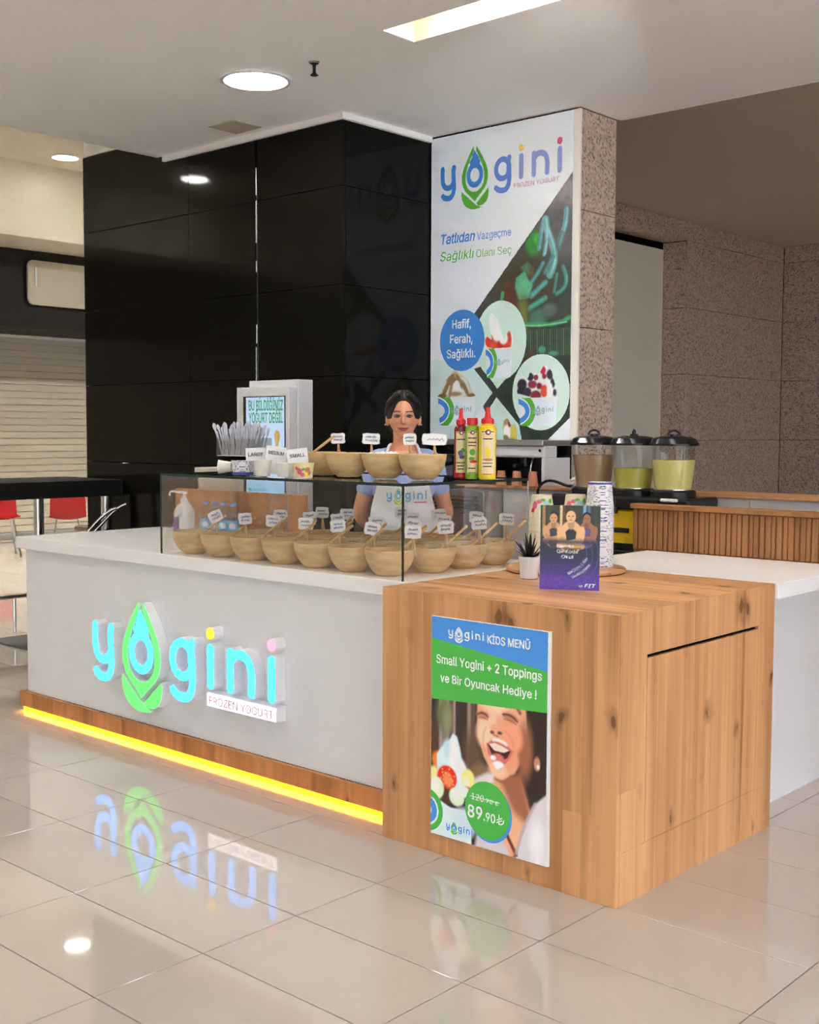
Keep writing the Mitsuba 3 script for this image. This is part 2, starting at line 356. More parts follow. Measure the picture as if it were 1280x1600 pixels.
t = thing('spotlight', 'white adjustable spotlight in the low ceiling just above the frame, aimed at the big poster', 'spotlight')
part(t, 'rim', tr(lathe([(.05, 0), (.075, 0), (.075, -.006), (.05, -.008), (.05, 0)], 30), (-.30, .55, HS - .001)), 'white_plastic', smooth=30)
part(t, 'lamp', tr(tr(lathe([(0, .05), (.04, .05), (.045, -.03), (.0, -.028)], 30), ry=.75), (-.30, .55, HS - .035), rz=2.39), 'white_plastic', smooth=30)
scene['spotlight_beam'] = {'type': 'spot', 'to_world': T4().look_at([-.36, .60, HS - .09], [-2.45, 2.59, 2.35], [0, 0, 1]), 'intensity': rgb((12.6, 13.1, 14.1)), 'cutoff_angle': 27.0, 'beam_width': 17.0}
t = thing('sprinkler', 'small dark sprinkler head hanging from the low ceiling', 'sprinkler')
part(t, 'escutcheon', tr(lathe([(0, 0), (.028, 0), (.022, -.008), (0, -.008)], 20), (-2.465, 1.055, HS)), 'steel')
part(t, 'head', cat_(tr(lathe([(0, 0), (.009, -.005), (.007, -.045), (.012, -.05), (0, -.06)], 14), (-2.465, 1.055, HS - .005)), tr(lathe([(0, 0), (.02, 0), (.02, -.003), (0, -.003)], 16), (-2.465, 1.055, HS - .062))), 'black_matte')

# left: higher ceiling, shop fascia, black header and closed roller shutter
k = struct('ceiling_left', 'higher off-white ceiling in front of the closed shop'); put(k, box(-10.5, -4.72, -8.9, 12, HL, HL + .1), 'cream_paint')
k = struct('ceiling_left_edge'); put(k, box(-4.78, -4.721, -8.9, 1.80, HS, HL), 'white_paint')
k = struct('wall_left_fascia', 'cream fascia above the closed shop'); put(k, box(-11.5, -10.5, -8.9, 12, 3.66, HL + .1), 'cream_paint')
k = struct('wall_left_header', 'black signboard header of the closed shop'); put(k, box(-12.5, -11.4, -8.9, 12, 2.72, 3.659), 'black_header')
k = struct('wall_left', 'wall behind the roller shutter'); put(k, box(-13.4, -12.9, -8.9, 12, 0, HL + .1), 'cream_paint')
t = thing('roller_shutter', 'cream slatted roller shutter closed across the shop on the left', 'shutter')
slat = mikit.ply(box(-12.86, -12.80, -2, 12, .002, .088, .006))
for i in range(29): scene[num(t + '__slat')] = {**slat, 'bsdf': {'type': 'ref', 'id': 'shutter'}, 'to_world': W((0, 0, .095 + i * .0905))}
part(t, 'bottom_rail', box(-12.88, -12.78, -2, 12, .003, .092, .01), 'aluminium')
t = thing('shop_sign_board', 'blank cream sign board with rounded corners on the black header', 'sign')
f = Frame((-11.37, 0, 0), (0, 1, 0), (0, 0, 1))
g = sbox(4.76, 3.08, 6.6, 3.46).buffer(.08)

part(t, 'board', f.poly(g, 0, .03), 'shutter')
part(t, 'edge_clip', box(-11.36, -11.33, 4.77, 4.80, 3.22, 3.46, .004), 'aluminium')

# the black polished stone pillar, in panels
k = struct('wall_pillar', 'pillar clad in polished black stone panels'); put(k, box(-5.68, -3.06, 1.85, 4.2, 0, HS + .13), 'dark_gap')
zs = [.003, .70, 1.25, 1.80, 2.33, 2.895, HS + .135]
for a, b in ((-5.70, -4.472), (-4.472, -3.806), (-3.786, -3.04)):
    for z0, z1 in zip(zs[:-1], zs[1:]):
        part('wall_pillar', 'panel', box(a + .0015, b - .0015, 1.82, 1.849, z0 + .0015, z1 - .0015, .0015), 'black_stone')
for a, b in ((1.82, 2.598),):
    for z0, z1 in zip(zs[:-1], zs[1:-1] + [HS - .002]):
        part('wall_pillar', 'panel', box(-3.059, -3.04, 1.851, b - .0015, z0 + .0015, z1 - .0015, .0015), 'black_stone')
for z0, z1 in zip(zs[:-1], zs[1:]):
    part('wall_pillar', 'panel', box(-5.70, -5.681, 1.851, 4.2, z0 + .0015, z1 - .0015, .0015), 'black_stone')
part('wall_pillar', 'joint_strip', box(-3.803, -3.789, 1.823, 1.845, .9, 3.0, .002), 'black_plastic')
for z0, z1 in ((2.93, 3.10), (2.64, 2.90), (2.02, 2.14), (2.46, 2.53)):
    part('wall_pillar', 'joint_strip_fragment', box(-3.80, -3.79, 1.816, 1.822, z0, z1, .002), 'aluminium', label='bright worn piece of the metal joint strip')
part('wall_pillar', 'joint_strip_fragment', box(-3.803, -3.797, 1.816, 1.822, 1.2, 2.0, .001), 'aluminium')
k = struct('wall_pillar_top', 'white wall piece above the black pillar'); put(k, box(-5.70, -4.80, 1.83, 4.2, HS + .14, HL - .002), 'white_paint')

# the granite column behind the big poster, and the granite walls of the passage
k = struct('wall_column', 'column clad in speckled pink granite'); put(k, box(-3.035, -1.96, 2.605, 2.955, 0, HS - .003), 'dark_gap')
for z0, z1 in zip([.003, .72, 1.405, 2.075, 2.735], [.72, 1.405, 2.075, 2.735, HS - .004]):
    part('wall_column', 'panel', box(-1.959, -1.935, 2.604, 2.98, z0 + .002, z1 - .002, .002), 'pink_granite')
    part('wall_column', 'panel', box(-3.035, -1.961, 2.956, 2.98, z0 + .002, z1 - .002, .002), 'pink_granite')
k = struct('ceiling_right', 'darker ceiling of the passage on the right'); put(k, box(-4.19, 7.4, 2.99, 12, HR, HR + .1), 'dark_ceiling')
k = struct('ceiling_right_edge'); put(k, box(-1.93, 7.4, 2.99, 3.02, HS, HR), 'white_paint')
k = struct('wall_passage', 'granite clad wall along the passage'); put(k, box(-4.6, -4.20, 7.88, 12, 0, HR - .003), 'dark_gap')
rows = [.003, .72, 1.395, 2.07, 2.74, 3.41, HR - .004]
for y0, y1 in ((7.852, 8.97), (8.97, 10.05)):
    for z0, z1 in zip(rows[:-1], rows[1:]):
        part('wall_passage', 'panel', box(-4.195, -4.17, y0 + .002, y1 - .002, z0 + .002, z1 - .002, .002), 'pink_granite')
for z0, z1 in zip(rows[:-2], rows[1:-1]):
    part('wall_passage', 'panel', box(-4.46, -4.197, 7.854, 7.878, z0 + .002, z1 - .002, .002), 'pink_granite')
for y0, y1 in ((4.3, 5.4), (5.4, 6.61), (6.61, 7.85)):
    part('wall_passage', 'lintel_panel', box(-4.45, -4.17, y0 + .002, y1 - .002, 3.412, HR - .004, .002), 'pink_granite')
k = struct('wall_recess', 'cream painted wall inside the passage opening'); put(k, box(-4.9, -4.452, 4.2, 7.85, 0, 3.345), 'cream_paint')
k = struct('wall_recess_gap', 'dark gap above the cream wall'); put(k, box(-4.9, -4.50, 4.2, 7.85, 3.346, HR), 'dark_gap')
k = struct('wall_back', 'granite clad wall across the end of the passage'); put(k, box(-4.1, 7.4, 10.08, 10.3, 0, HR - .003), 'dark_gap')
for x0, x1 in ((-4.168, -3.3), (-3.3, -2.2), (-2.2, -1.1), (-1.1, 0), (0, 1.1), (1.1, 2.2)):
    for z0, z1 in zip(rows[:-1], rows[1:]):
        part('wall_back', 'panel', box(x0 + .002, x1 - .002, 10.05, 10.079, z0 + .002, z1 - .002, .002), 'pink_granite')
# the rest of the hall, outside the frame
k = struct('wall_front'); put(k, cat_(box(-14, .6, -9.2, -9, 0, HL + .1), box(-5.0, 7.5, -9.2, -9, HS + .0, HL + .1), box(3.6, 4.2, -9.2, -9, 0, HS)), 'hall_wall')
k = struct('wall_right'); put(k, cat_(box(7.4, 7.6, 5.6, 12, 0, HL + .1), box(7.4, 7.6, -9, 8.5, HR, HL + .1), box(7.4, 7.6, -3.6, -3.1, 0, HR), box(7.4, 7.6, 3.0, 3.4, 0, HR), box(7.4, 7.6, -9.2, -8.7, 0, HR)), 'hall_wall')
k = struct('floor_atrium'); put(k, cat_(box(7.51, 40, -45, 30, -.15, -.01), box(-30, 7.5, -45, -9.01, -.15, -.01)), 'floor_plain')
k = struct('wall_end'); put(k, box(-14, -4.6, 12, 12.2, 0, HL + .1), 'cream_paint')
k = struct('ceiling_hall'); put(k, box(-4.7, 7.5, -9, 12, HL + .02, HL + .12), 'white_paint')
# ---------------------------------------------------------------- the kiosk: counters, sign, wooden block
def shapes_logo():
    """The yogini logo as flat shapes; the origin is the base line under the leaf, one unit is a metre on the lit sign."""
    w = .045; L = {}
    L['letter_y'] = unary_union([stroke([(-.372, .178), (-.372, .085), (-.350, .035), (-.305, .017), (-.262, .035), (-.240, .075)], w), stroke([(-.239, .178), (-.239, .06), (-.241, -.012), (-.262, -.052), (-.303, -.068), (-.345, -.060), (-.367, -.044)], w)])
    ring = ell(0, .088, .094, .102).difference(ell(0, .088, .052, .056))
    swirl = unary_union([ell(0, .192, .060, .030), ell(.004, .222, .043, .026), ell(-.004, .245, .028, .022), Polygon([(-.030, .245), (-.012, .268), (-.008, .285), (.006, .268), (.024, .245)]).buffer(.004)])
    L['letter_o'] = ring.union(swirl.difference(ell(0, .088, .052, .056)))
    half = curve([(0, .335), (.045, .285), (.098, .205), (.139, .125), (.147, .06), (.124, -.01), (.065, -.07), (0, -.126)], 40)
    outer = Polygon(np.vstack([half, half[::-1] * [-1, 1]]))
    hin = curve([(0, .315), (.028, .260), (.068, .19), (.098, .120), (.106, .07), (.094, .01), (.05, -.034), (0, -.048)], 40)
    inner = Polygon(np.vstack([hin, hin[::-1] * [-1, 1]]))
    L['leaf'] = outer.difference(inner).difference(sbox(-.014, .27, .014, .40)).buffer(0)
    lo = curve([(-.150, -.031), (-.146, -.09), (-.112, -.148), (-.045, -.183), (.020, -.188), (.080, -.180)], 24)
    L['leaf_left'] = Polygon(np.vstack([lo, [(.018, -.158)]]))
    ro = curve([(.152, -.031), (.154, -.085), (.130, -.138), (.085, -.163), (.032, -.158)], 20)
    L['leaf_right'] = Polygon(np.vstack([ro, [(.020, -.143)]]))
    L['letter_g'] = unary_union([ell(.308, .097, .094, .098).difference(ell(.308, .097, .049, .054)), stroke([(.378, .178), (.378, .06), (.377, -.018), (.354, -.060), (.312, -.074), (.268, -.066), (.238, -.048)], w)])
    L['letter_i'] = stroke([(.507, .012), (.507, .170)], w, False); L['dot'] = ell(.506, .236, .027, .027)
    L['letter_n'] = unary_union([stroke([(.640, .012), (.640, .170)], w, False), stroke([(.640, .10), (.655, .150), (.700, .168), (.755, .150), (.777, .10), (.777, .012)], w)])
    L['letter_i2'] = stroke([(.905, .012), (.905, .170)], w, False); L['dot2'] = ell(.905, .234, .027, .027)
    return L
LOGO = shapes_logo()
def logo_at(cx, cy, sx, sy, names=None):
    return {k: affinity.translate(affinity.scale(g, sx, sy, origin=(0, 0)), cx, cy) for k, g in LOGO.items() if names is None or k in names}
BLUES, GREENS = ('letter_y', 'letter_o', 'letter_g', 'letter_i', 'letter_n', 'letter_i2'), ('leaf', 'leaf_left', 'leaf_right')
def small_logo(fr, cx, cy, s, z, blue, green, sy=None):
    g = logo_at(cx, cy, s, sy or s)
    return [(unary_union([g[n] for n in BLUES + ('dot', 'dot2')]), blue), (unary_union([g[n] for n in GREENS]), green)]

YF = .14                                   # front edge of the main counter's slab
t = thing('front_counter', 'long white kiosk counter with the lit sign on its front', 'counter')
part(t, 'front_panel', box(-3.72, -.9985, YF + .025, YF + .05, .105, .859), 'white_laminate')
part(t, 'end_panel', box(-3.72, -3.695, YF + .05, 1.0, .025, .859), 'white_laminate')
part(t, 'back_panel', box(-3.695, -1.0, .97, 1.0, .025, .859), 'white_laminate')
part(t, 'base', box(-3.66, -1.002, YF + .06, .95, 0, .024), 'dark_gap')
part(t, 'plinth', box(-3.765, -.998, YF, YF + .022, .025, .105, .002), 'oak_plinth', label='oak coloured plinth board')
part(t, 'end_plinth', box(-3.765, -3.745, YF + .024, .98, .025, .105, .002), 'oak_plinth')
put(num('counter_slab'), box(-3.78, -.998, YF, 1.07, .860, .920, .003), 'white_solid_surface'); labels['counter_slab'] = {'label': 'thick white worktop slab on the front counter under the glass case', 'category': 'worktop'}
t = thing('light_strip', 'glowing orange yellow light strip under the plinth of the white counter', 'light strip')
part(t, 'diffuser', box(-3.74, -1.0, YF + .008, YF + .020, .004, .0235, .003), 'lamp_black', **area(L_STRIP))
part(t, 'channel', box(-3.74, -1.0, YF + .021, YF + .030, .002, .0245), 'aluminium')

# the lit sign: acrylic blocks with glowing faces
t = thing('lit_sign', 'glowing yogini letters with green leaf on the white counter front', 'sign')
SF = Frame((-2.63, YF + .0245, .367)); deep = .055
emis = {'letter': SIGN_BLUE, 'leaf': SIGN_GREEN}
for n, g in LOGO.items():
    L = SIGN_BLUE if n.startswith('letter') else SIGN_GREEN if n.startswith('leaf') else SIGN_YELLOW if n == 'dot' else SIGN_PINK
    z0 = 0.0 if not n.startswith('letter_o') else 0.0
    nm = {'letter_i2': 'letter_i', 'dot': 'letter_dot', 'dot2': 'letter_dot', 'leaf_left': 'leaf_piece', 'leaf_right': 'leaf_piece', 'leaf': 'leaf_piece'}.get(n, n)
    p_ = part(t, nm, SF.poly(g, .0005, deep - .001), 'acrylic_side')
    part(p_, 'glowing_face', SF.poly(g.buffer(-.002), deep, .004), 'lamp_black', **area(L))
pl = part(t, 'name_plate', SF.poly(sbox(.484, -.084, .932, -.023), .0005, deep - .001), 'acrylic_side')
part(pl, 'glowing_face', SF.poly(sbox(.486, -.082, .930, -.025), deep, .004), 'lamp_black', **area(SIGN_WHITE))
part(pl, 'lettering', SF.text('FROZEN YOGURT', .500, -.072, .034, .418, z=deep + .0045), 'print_pinkgrey')

# the wooden block with the door seams on its right side
t = thing('wooden_block', 'large oak coloured block counter with a small poster on its front', 'counter')
D = 1.07
part(t, 'carcass', cat_(box(-.99, -.02, .02, D, 0, .90), box(-.995, -.001, .001, D, .878, .9195, .0), ), 'oak_wood')
part(t, 'front_panel', box(-.996, 0, 0, .019, 0, .92, .0012), 'oak_wood')
SD = Frame((-.0191, 0, 0), (0, 1, 0), (0, 0, 1)); door = sbox(.168, .172, .94, .766)
part(t, 'side_panel', SD.poly(sbox(.0195, .1688, D, .9195).difference(door.buffer(.0007, join_style=2).union(sbox(.166, .765, .94, .777)).union(sbox(.166, .172, .17, .77))), 0, .0190), 'oak_wood')
part(t, 'side_base', box(-.019, 0, .0195, D, 0, .1682, .0), 'oak_wood')
part(t, 'side_door', SD.poly(sbox(.1688, .1718, .9398, .7652), 0, .0188), 'oak_wood', label='side door panel with a dark shadow gap above it')
part(t, 'shadow_gap', box(-.0195, -.012, .150, .945, .16, .79), 'dark_gap')

# the white counter on the right behind the block, and the slatted partition
t = thing('side_counter', 'white counter behind the wooden block, in front of the slatted partition', 'counter')
part(t, 'side_panel', box(-.16, -.125, D + .002, 1.838, 0, .845), 'white_laminate')
part(t, 'back_panel', box(-.98, -.17, 1.80, 1.836, 0, .845), 'white_laminate')
part(t, 'worktop', box(-1.0, .012, D + .002, 1.838, .860, .920, .003), 'white_solid_surface')
part(t, 'sub_panel', box(-1.0, -.03, D + .01, 1.83, .845, .8595), 'white_laminate')
t = thing('slatted_partition', 'low partition of vertical oak slats with a flat oak cap', 'partition')
part(t, 'backing', box(-1.085, 1.6, 1.853, 1.90, .02, 1.115), 'slat_wood')
x = -1.085; i = 0
while x < 1.55:
    w_ = (.020, .027, .018, .024)[i % 4]; dep = (.0, .005, .0025)[i % 3]
    part(t, 'slat', box(x, x + w_, 1.842 + dep, 1.8525, (.921 if x < .02 else .02), 1.114, .003), 'slat_wood'); x += w_ + (.005, .003, .006)[i % 3]; i += 1
part(t, 'cap', box(-1.095, 1.6, 1.825, 1.905, 1.115, 1.139, .003), 'slat_wood')

# the back counter
t = thing('back_counter', 'high white back counter with a thin oak top along the rear of the kiosk', 'counter')
part(t, 'front_panel', cat_(*[box(a + .002, b - .002, 2.27, 2.29, .1, 1.159) for a, b in ((-2.2, -1.72), (-1.72, -1.2), (-1.2, -.70), (-.70, .2), (.2, 1.6))]), 'white_laminate')
part(t, 'carcass', box(-3.0, 1.6, 2.295, 2.56, 0, 1.159), 'white_laminate')
part(t, 'top', box(-3.02, 1.6, 2.245, 2.578, 1.160, 1.176, .002), 'oak_wood')
t = thing('undercounter_fridge', 'stainless steel cabinet under the back counter, seen through the glass case', 'fridge')
part(t, 'body', box(-2.98, -2.205, 2.10, 2.29, .05, 1.148, .004), 'steel')
part(t, 'door', box(-2.96, -2.60, 2.075, 2.098, .10, 1.02, .006), 'steel'); part(t, 'door', box(-2.585, -2.225, 2.075, 2.098, .10, 1.02, .006), 'steel')
part(t, 'handle', tube([(-2.62, 2.05, .55), (-2.62, 2.05, .95)], .009), 'chrome'); part(t, 'handle', tube([(-2.565, 2.05, .55), (-2.565, 2.05, .95)], .009), 'chrome')
part(t, 'vent', cat_(*[box(-2.93, -2.25, 2.09, 2.099, 1.045 + .02 * i, 1.055 + .02 * i) for i in range(4)]), 'black_matte')

# the glass case on the counter
GX0, GX1, GY0, GY1, GZ0, GZ1 = -2.53, -1.035, .15, .93, .9205, 1.285
t = thing('glass_case', 'clear glass display case full of wooden bowls on the white worktop', 'display case')
part(t, 'front_pane', box(GX0, GX1, GY0 + .003, GY0 + .0035, GZ0, GZ1 - .011), 'pane_glass')
part(t, 'left_pane', box(GX0 + .003, GX0 + .0035, GY0 + .008, GY1, GZ0, GZ1 - .011), 'pane_glass')
part(t, 'right_pane', box(GX1 - .0035, GX1 - .003, GY0 + .008, GY1, GZ0, GZ1 - .011), 'pane_glass')
part(t, 'top_pane', box(GX0 + .004, GX1 - .004, GY0 + .004, GY1 - .004, GZ1 - .004, GZ1 - .0035), 'top_glass')
e = .0065
part(t, 'top_edge', cat_(box(GX0, GX1, GY0, GY0 + .004, GZ1 - .0105, GZ1), box(GX0, GX0 + .004, GY0, GY1, GZ1 - .008, GZ1), box(GX1 - .004, GX1, GY0, GY1, GZ1 - .0105, GZ1), box(GX0, GX1, GY1 - .004, GY1, GZ1 - .008, GZ1)), 'tinted_edge', label='dark green glass edge of the top pane')
part(t, 'corner_edge', box(GX1 - e, GX1, GY0, GY0 + e, GZ0, GZ1 - .011), 'tinted_edge'); part(t, 'corner_edge', box(GX0, GX0 + e, GY0, GY0 + e, GZ0, GZ1 - .011), 'tinted_edge')
part(t, 'back_edge', box(GX1 - .004, GX1, GY1 - .003, GY1, GZ0, GZ1 - .0085), 'glass_rim'); part(t, 'back_edge', box(GX0, GX0 + .004, GY1 - .003, GY1, GZ0, GZ1 - .0085), 'glass_rim')
# ---------------------------------------------------------------- bowls, spoons, tags and toppings
def wobble(m, amp, f, seed):
    v = np.array(m.vertices); n = meshkit.fbm(v * f + seed * 3.1, 3, seed) - .5; r = np.linalg.norm(v[:, :2], axis=1, keepdims=True) + 1e-6
    v[:, :2] += v[:, :2] / r * (n[:, None] * amp) * (r > .02); m.vertices = v; return m
bp = [(0, 0), (.044, 0), (.050, .004), (.066, .018), (.080, .036), (.090, .057), (.0955, .078), (.0985, .100), (.0965, .1025), (.0925, .100), (.088, .076), (.074, .042), (.050, .016), (0, .012)]
bowl_ply = [mikit.ply(wobble(lathe(bp, 48), .002, 14, s), None, smooth=50) for s in range(3)]
spoon = cat_(tube([(-.02, 0, .035), (.04, .004, .066), (.10, .010, .108), (.165, .018, .155)], [.006, .0055, .006, .0065], 8), tr(trimesh.creation.icosphere(2, 1.0).apply_scale(1) , (0, 0, 0)).apply_transform(np.diag([.026, .018, .007, 1.0])).apply_translation((-.040, 0, .032)))
spoon_ply = mikit.ply(spoon, None, smooth=50)
def card_shape(w, h, seed):
    r = np.random.default_rng(seed); a = np.linspace(0, 2 * np.pi, 44, endpoint=False)
    sx, sy = np.sign(np.cos(a)) * np.abs(np.cos(a)) ** .28, np.sign(np.sin(a)) * np.abs(np.sin(a)) ** .28
    k = 1 + .055 * np.cos(a * 12 + seed)
    return Polygon(np.stack([sx * w / 2 * k, sy * h / 2 * k], 1)).buffer(0)
def scribble(w, h, seed, lines=2):
    r = np.random.default_rng(100 + seed); out = []
    for i in range(lines):
        y = h * (.16 - .30 * i) if lines > 1 else 0; x0 = -w * (.36 - .1 * r.random()); n = r.integers(9, 14); L = w * (.55 + .2 * r.random())
        xs = x0 + np.linspace(0, L, n); ys = y + h * .09 * np.where(np.arange(n) % 2, 1, -1) * (.4 + .9 * r.random(n))
        out.append(LineString(np.stack([xs, ys], 1)).buffer(.0011, 3))
    return unary_union(out)
def frame_at(x, y, z, rz, roll=0.0):
    c, s = math.cos(rz), math.sin(rz); u = np.array([c, s, 0]); v = np.array([0, 0, 1.0]); q, p_ = math.cos(roll), math.sin(roll)
    return Frame((x, y, z), u * q + v * p_, v * q - u * p_)
def name_tag(x, y, zbase, zc, w, h, rz, roll, seed, label, group, lines=2, ink='ink_blue'):
    t = thing('name_tag', label, 'name tag', group)
    fr = frame_at(x, y, zc, rz, roll)
    part(t, 'card', fr.poly(card_shape(w, h, seed), 0, .0012), 'paper_white')
    part(t, 'handwriting', fr.poly(scribble(w, h, seed, lines), .0014, .0003), ink)
    b = fr.o - fr.n * .003
    part(t, 'stick', cat_(tube([(x - .012 * math.cos(rz), y + .008, zbase), b + fr.v * (-h * .2)], .0032, 6), tube([(x + .010 * math.cos(rz), y + .008, zbase), b + fr.v * (-h * .2)], .0032, 6)), 'bowl_wood', label='wooden clip holding the card')
ORD = ['first', 'second', 'third', 'fourth', 'fifth', 'sixth', 'seventh']
TOP = [('brown', (.20, .09, .035)), ('cream', (.70, .58, .38)), ('dark', (.04, .02, .012)), ('green', (.20, .26, .05)), ('red', (.38, .04, .03)), ('golden', (.52, .30, .08)), ('white', (.75, .72, .66))]
for n, c in TOP: mat('topping_' + n, c, .6)
def mound(seed):
    m = trimesh.creation.icosphere(4, 1.0); v = np.array(m.vertices); v[:, 2] *= .28; v[:, :2] *= .078; v[:, 2] *= .06
    n = meshkit.noise(v * 90 + seed, seed) + .5 * meshkit.noise(v * 180 + seed, seed); v[:, 2] = np.where(v[:, 2] > -.002, v[:, 2] + .016 * (n - .6), v[:, 2]); v[:, 2] = np.maximum(v[:, 2], -.006)
    m.vertices = v; return m
mound_ply = [mikit.ply(mound(s), None, smooth=40) for s in range(3)]
SP, X7 = .2032, -1.2045
rows_ = {1: (.260, range(0, 7), 'front row'), 2: (.4585, range(0, 6), 'second row'), 3: (.657, range(0, 5), 'third row'), 4: (.8555, range(0, 4), 'back row')}
tagx = {(1, 0): .094, (1, 1): .082, (1, 2): .09, (1, 3): .102, (1, 4): .10, (1, 5): .118, (1, 6): .117, (2, 0): .09, (2, 1): .12, (2, 2): .115, (2, 3): .09, (2, 4): .118, (2, 5): .13, (3, 0): .10, (3, 1): .112, (3, 2): .14, (3, 3): -.05, (3, 4): -.01, (4, 0): .09, (4, 1): .13, (4, 2): .12, (4, 3): .1}
i = 0
for r, (y, ks, rn) in rows_.items():
    for k_ in reversed(ks):
        x = X7 - SP * k_ + (.045 if r > 1 else 0) * (1 if k_ == 0 else .6); pos = len(list(ks)) - 1 - k_
        where = f'{rn} of the glass case, {ORD[pos]} from the left'
        b = thing('wooden_bowl', f'round wooden bowl, {where}', 'bowl', 'wooden bowls in the glass case'); rz = RNG.uniform(0, 6.28)
        put(b, bowl_ply[i % 3], 'bowl_wood', to_world=W((x, y, .9205), rz))
        cn = TOP[(i * 3 + r) % 7][0]
        kk = thing('topping', f'{cn} topping, {where}', 'topping'); labels[kk]['kind'] = 'stuff'; put(kk, mound_ply[i % 3], 'topping_' + cn, to_world=W((x, y, .9205 + .070), rz))
        s = thing('wooden_spoon', f'wooden spoon, {where}', 'spoon', 'wooden spoons in the glass case'); put(s, spoon_ply, 'bowl_wood', to_world=W((x - .01, y + .01, .9205 + .022), RNG.uniform(-.15, .25) if k_ else 1.15))
        tx = x + tagx[(r, k_)] - (.045 if r > 1 else 0) * (1 if k_ == 0 else .6)
        tx = min(tx, GX1 - .045)
        name_tag(tx if r > 1 or k_ else tx, y + .03, 1.0, 1.093 + .006 * (r - 1), .064, .050, .55 + RNG.uniform(-.15, .15), RNG.uniform(-.12, .12) + (.5 if (r, k_) == (1, 6) else 0), i, f'white name tag, {where}', 'name tags in the glass case'); i += 1
# bowls on top of the case
ZT = GZ1 + .0005
for j, (x, y, tg) in enumerate(((-1.845, .52, (-1.795, .56)), (-1.640, .47, (-1.565, .53)), (-1.442, .485, (-1.345, .53)), (-1.248, .50, (-1.225, .545)))):
    w_ = f'on top of the glass case, {ORD[j]} from left'
    b = thing('wooden_bowl', f'wooden bowl {w_}', 'bowl', 'wooden bowls on top of the glass case'); put(b, bowl_ply[j % 3], 'bowl_wood', to_world=W((x, y, ZT), j))
    cn = ('golden', 'cream', 'white', 'cream')[j]
    kk = thing('topping', f'{cn} topping {w_}', 'topping'); labels[kk]['kind'] = 'stuff'; put(kk, mound_ply[j % 3], 'topping_' + cn, to_world=W((x, y, ZT + (.078, .078, .088, .080)[j]), j))
    name_tag(tg[0], tg[1], ZT + .07, 1.447, (.062, .074, .054, .098)[j], .046, .72, (.05, -.02, .05, -.03)[j], 60 + j, f'white name tag in the bowl {w_}', 'name tags on top of the glass case', 1 if j == 3 else 2)
s = thing('wooden_spoon', 'wooden spoon leaning up behind the leftmost bowl on top of the glass case', 'spoon'); put(s, spoon_ply, 'bowl_wood', to_world=W((-1.935, .46, ZT + .015), .25))
# paper cups on the top of the case
def cup_mesh(h, r0, r1): return lathe([(0, 0), (r0, 0), (r0, .001), (r1, h), (r1 + .002, h), (r1 + .0022, h + .002), (r1, h + .003), (r1 - .001, h), (r0 - .001, .003), (0, .003)], 40)
def dots_tex():
    def fn(p, n, uv):
        d, d2, r = voronoi((p.x * .72 - p.y * .69) * 170, p.z * 150)
        return mix((.82, .81, .80), (.055, .075, .27), dr.select((d < .27) & (r > .2), 1.0, 0.0))
    return mikit.proc(fn)
mat('dotted_paper', rough=.5, spec=.3, tex=dots_tex())
t = thing('paper_cup', 'low white paper cup with blue dots and a blue band on the glass case', 'cup')
part(t, 'wall', tr(cup_mesh(.060, .044, .050), (-2.115, .29, ZT)), 'dotted_paper', smooth=30)
part(t, 'blue_band', tr(lathe([(.0447, .001), (.0462, .013), (.0466, .013), (.0449, .001), (.0447, .001)], 40), (-2.115, .29, ZT)), 'navy_print', smooth=30)
for x, h, r0, r1, lb in ((-1.972, .066, .032, .040, 'tall plain white paper cup, second from the left on the glass case'), (-1.826, .056, .033, .040, 'short plain white paper cup, third from the left on the glass case')):
    t = thing('paper_cup', lb, 'cup'); put(t, tr(cup_mesh(h, r0, r1), (x, .28, ZT)), 'warm_white', smooth=30)
t = thing('paper_cup', 'small cream paper cup printed with pink and orange flowers on the glass case', 'cup')
part(t, 'wall', tr(cup_mesh(.060, .036, .043), (-1.693, .26, ZT)), 'label_cream', smooth=30)
def patch(cx, cy, z, r, a, w, h, m_, own, name, seed=0, off=.0006, tilt=0.0):
    """A small printed patch on a round wall: centred at angle a."""
    g = ell(0, 0, w / 2, h / 2) if seed >= 0 else sbox(-w / 2, -h / 2, w / 2, h / 2)
    mm = trimesh.creation.extrude_polygon(g, .0003, engine='earcut'); mm = mm.subdivide_to_size(max(w / 4, .004))
    v = np.array(mm.vertices); ang = a + v[:, 0] / r; rr = r + off + v[:, 2] + tilt * v[:, 1]
    mm.vertices = np.stack([cx + rr * np.cos(ang), cy + rr * np.sin(ang), z + v[:, 1]], 1); return part(own, name, mm, m_)
VIEW = -.83                                 # direction of the camera as an angle around z
for a, z, w_, h_, m_ in ((-.35, .028, .022, .026, 'print_rose'), (-.02, .014, .018, .018, 'print_rose'), (.5, .034, .024, .022, 'copper_paper'), (.3, .016, .022, .02, 'yellow_plastic'), (-.7, .04, .014, .014, 'print_rose'), (.72, .02, .014, .018, 'copper_paper'), (.06, .036, .012, .012, 'print_green')):
    patch(-1.693, .26, ZT + z, .0365 + z * .12, VIEW + a, w_, h_, m_, t, 'flower_print', tilt=.117)
t = thing('paper_cup', 'plain white paper cup lying on its side at the left end of the glass case', 'cup')
m = cup_mesh(.055, .022, .030); m = tr(m, rx=math.pi / 2); put(t, tr(m, (-2.205, .30, ZT + .033), rz=-.9), 'warm_white', smooth=30)
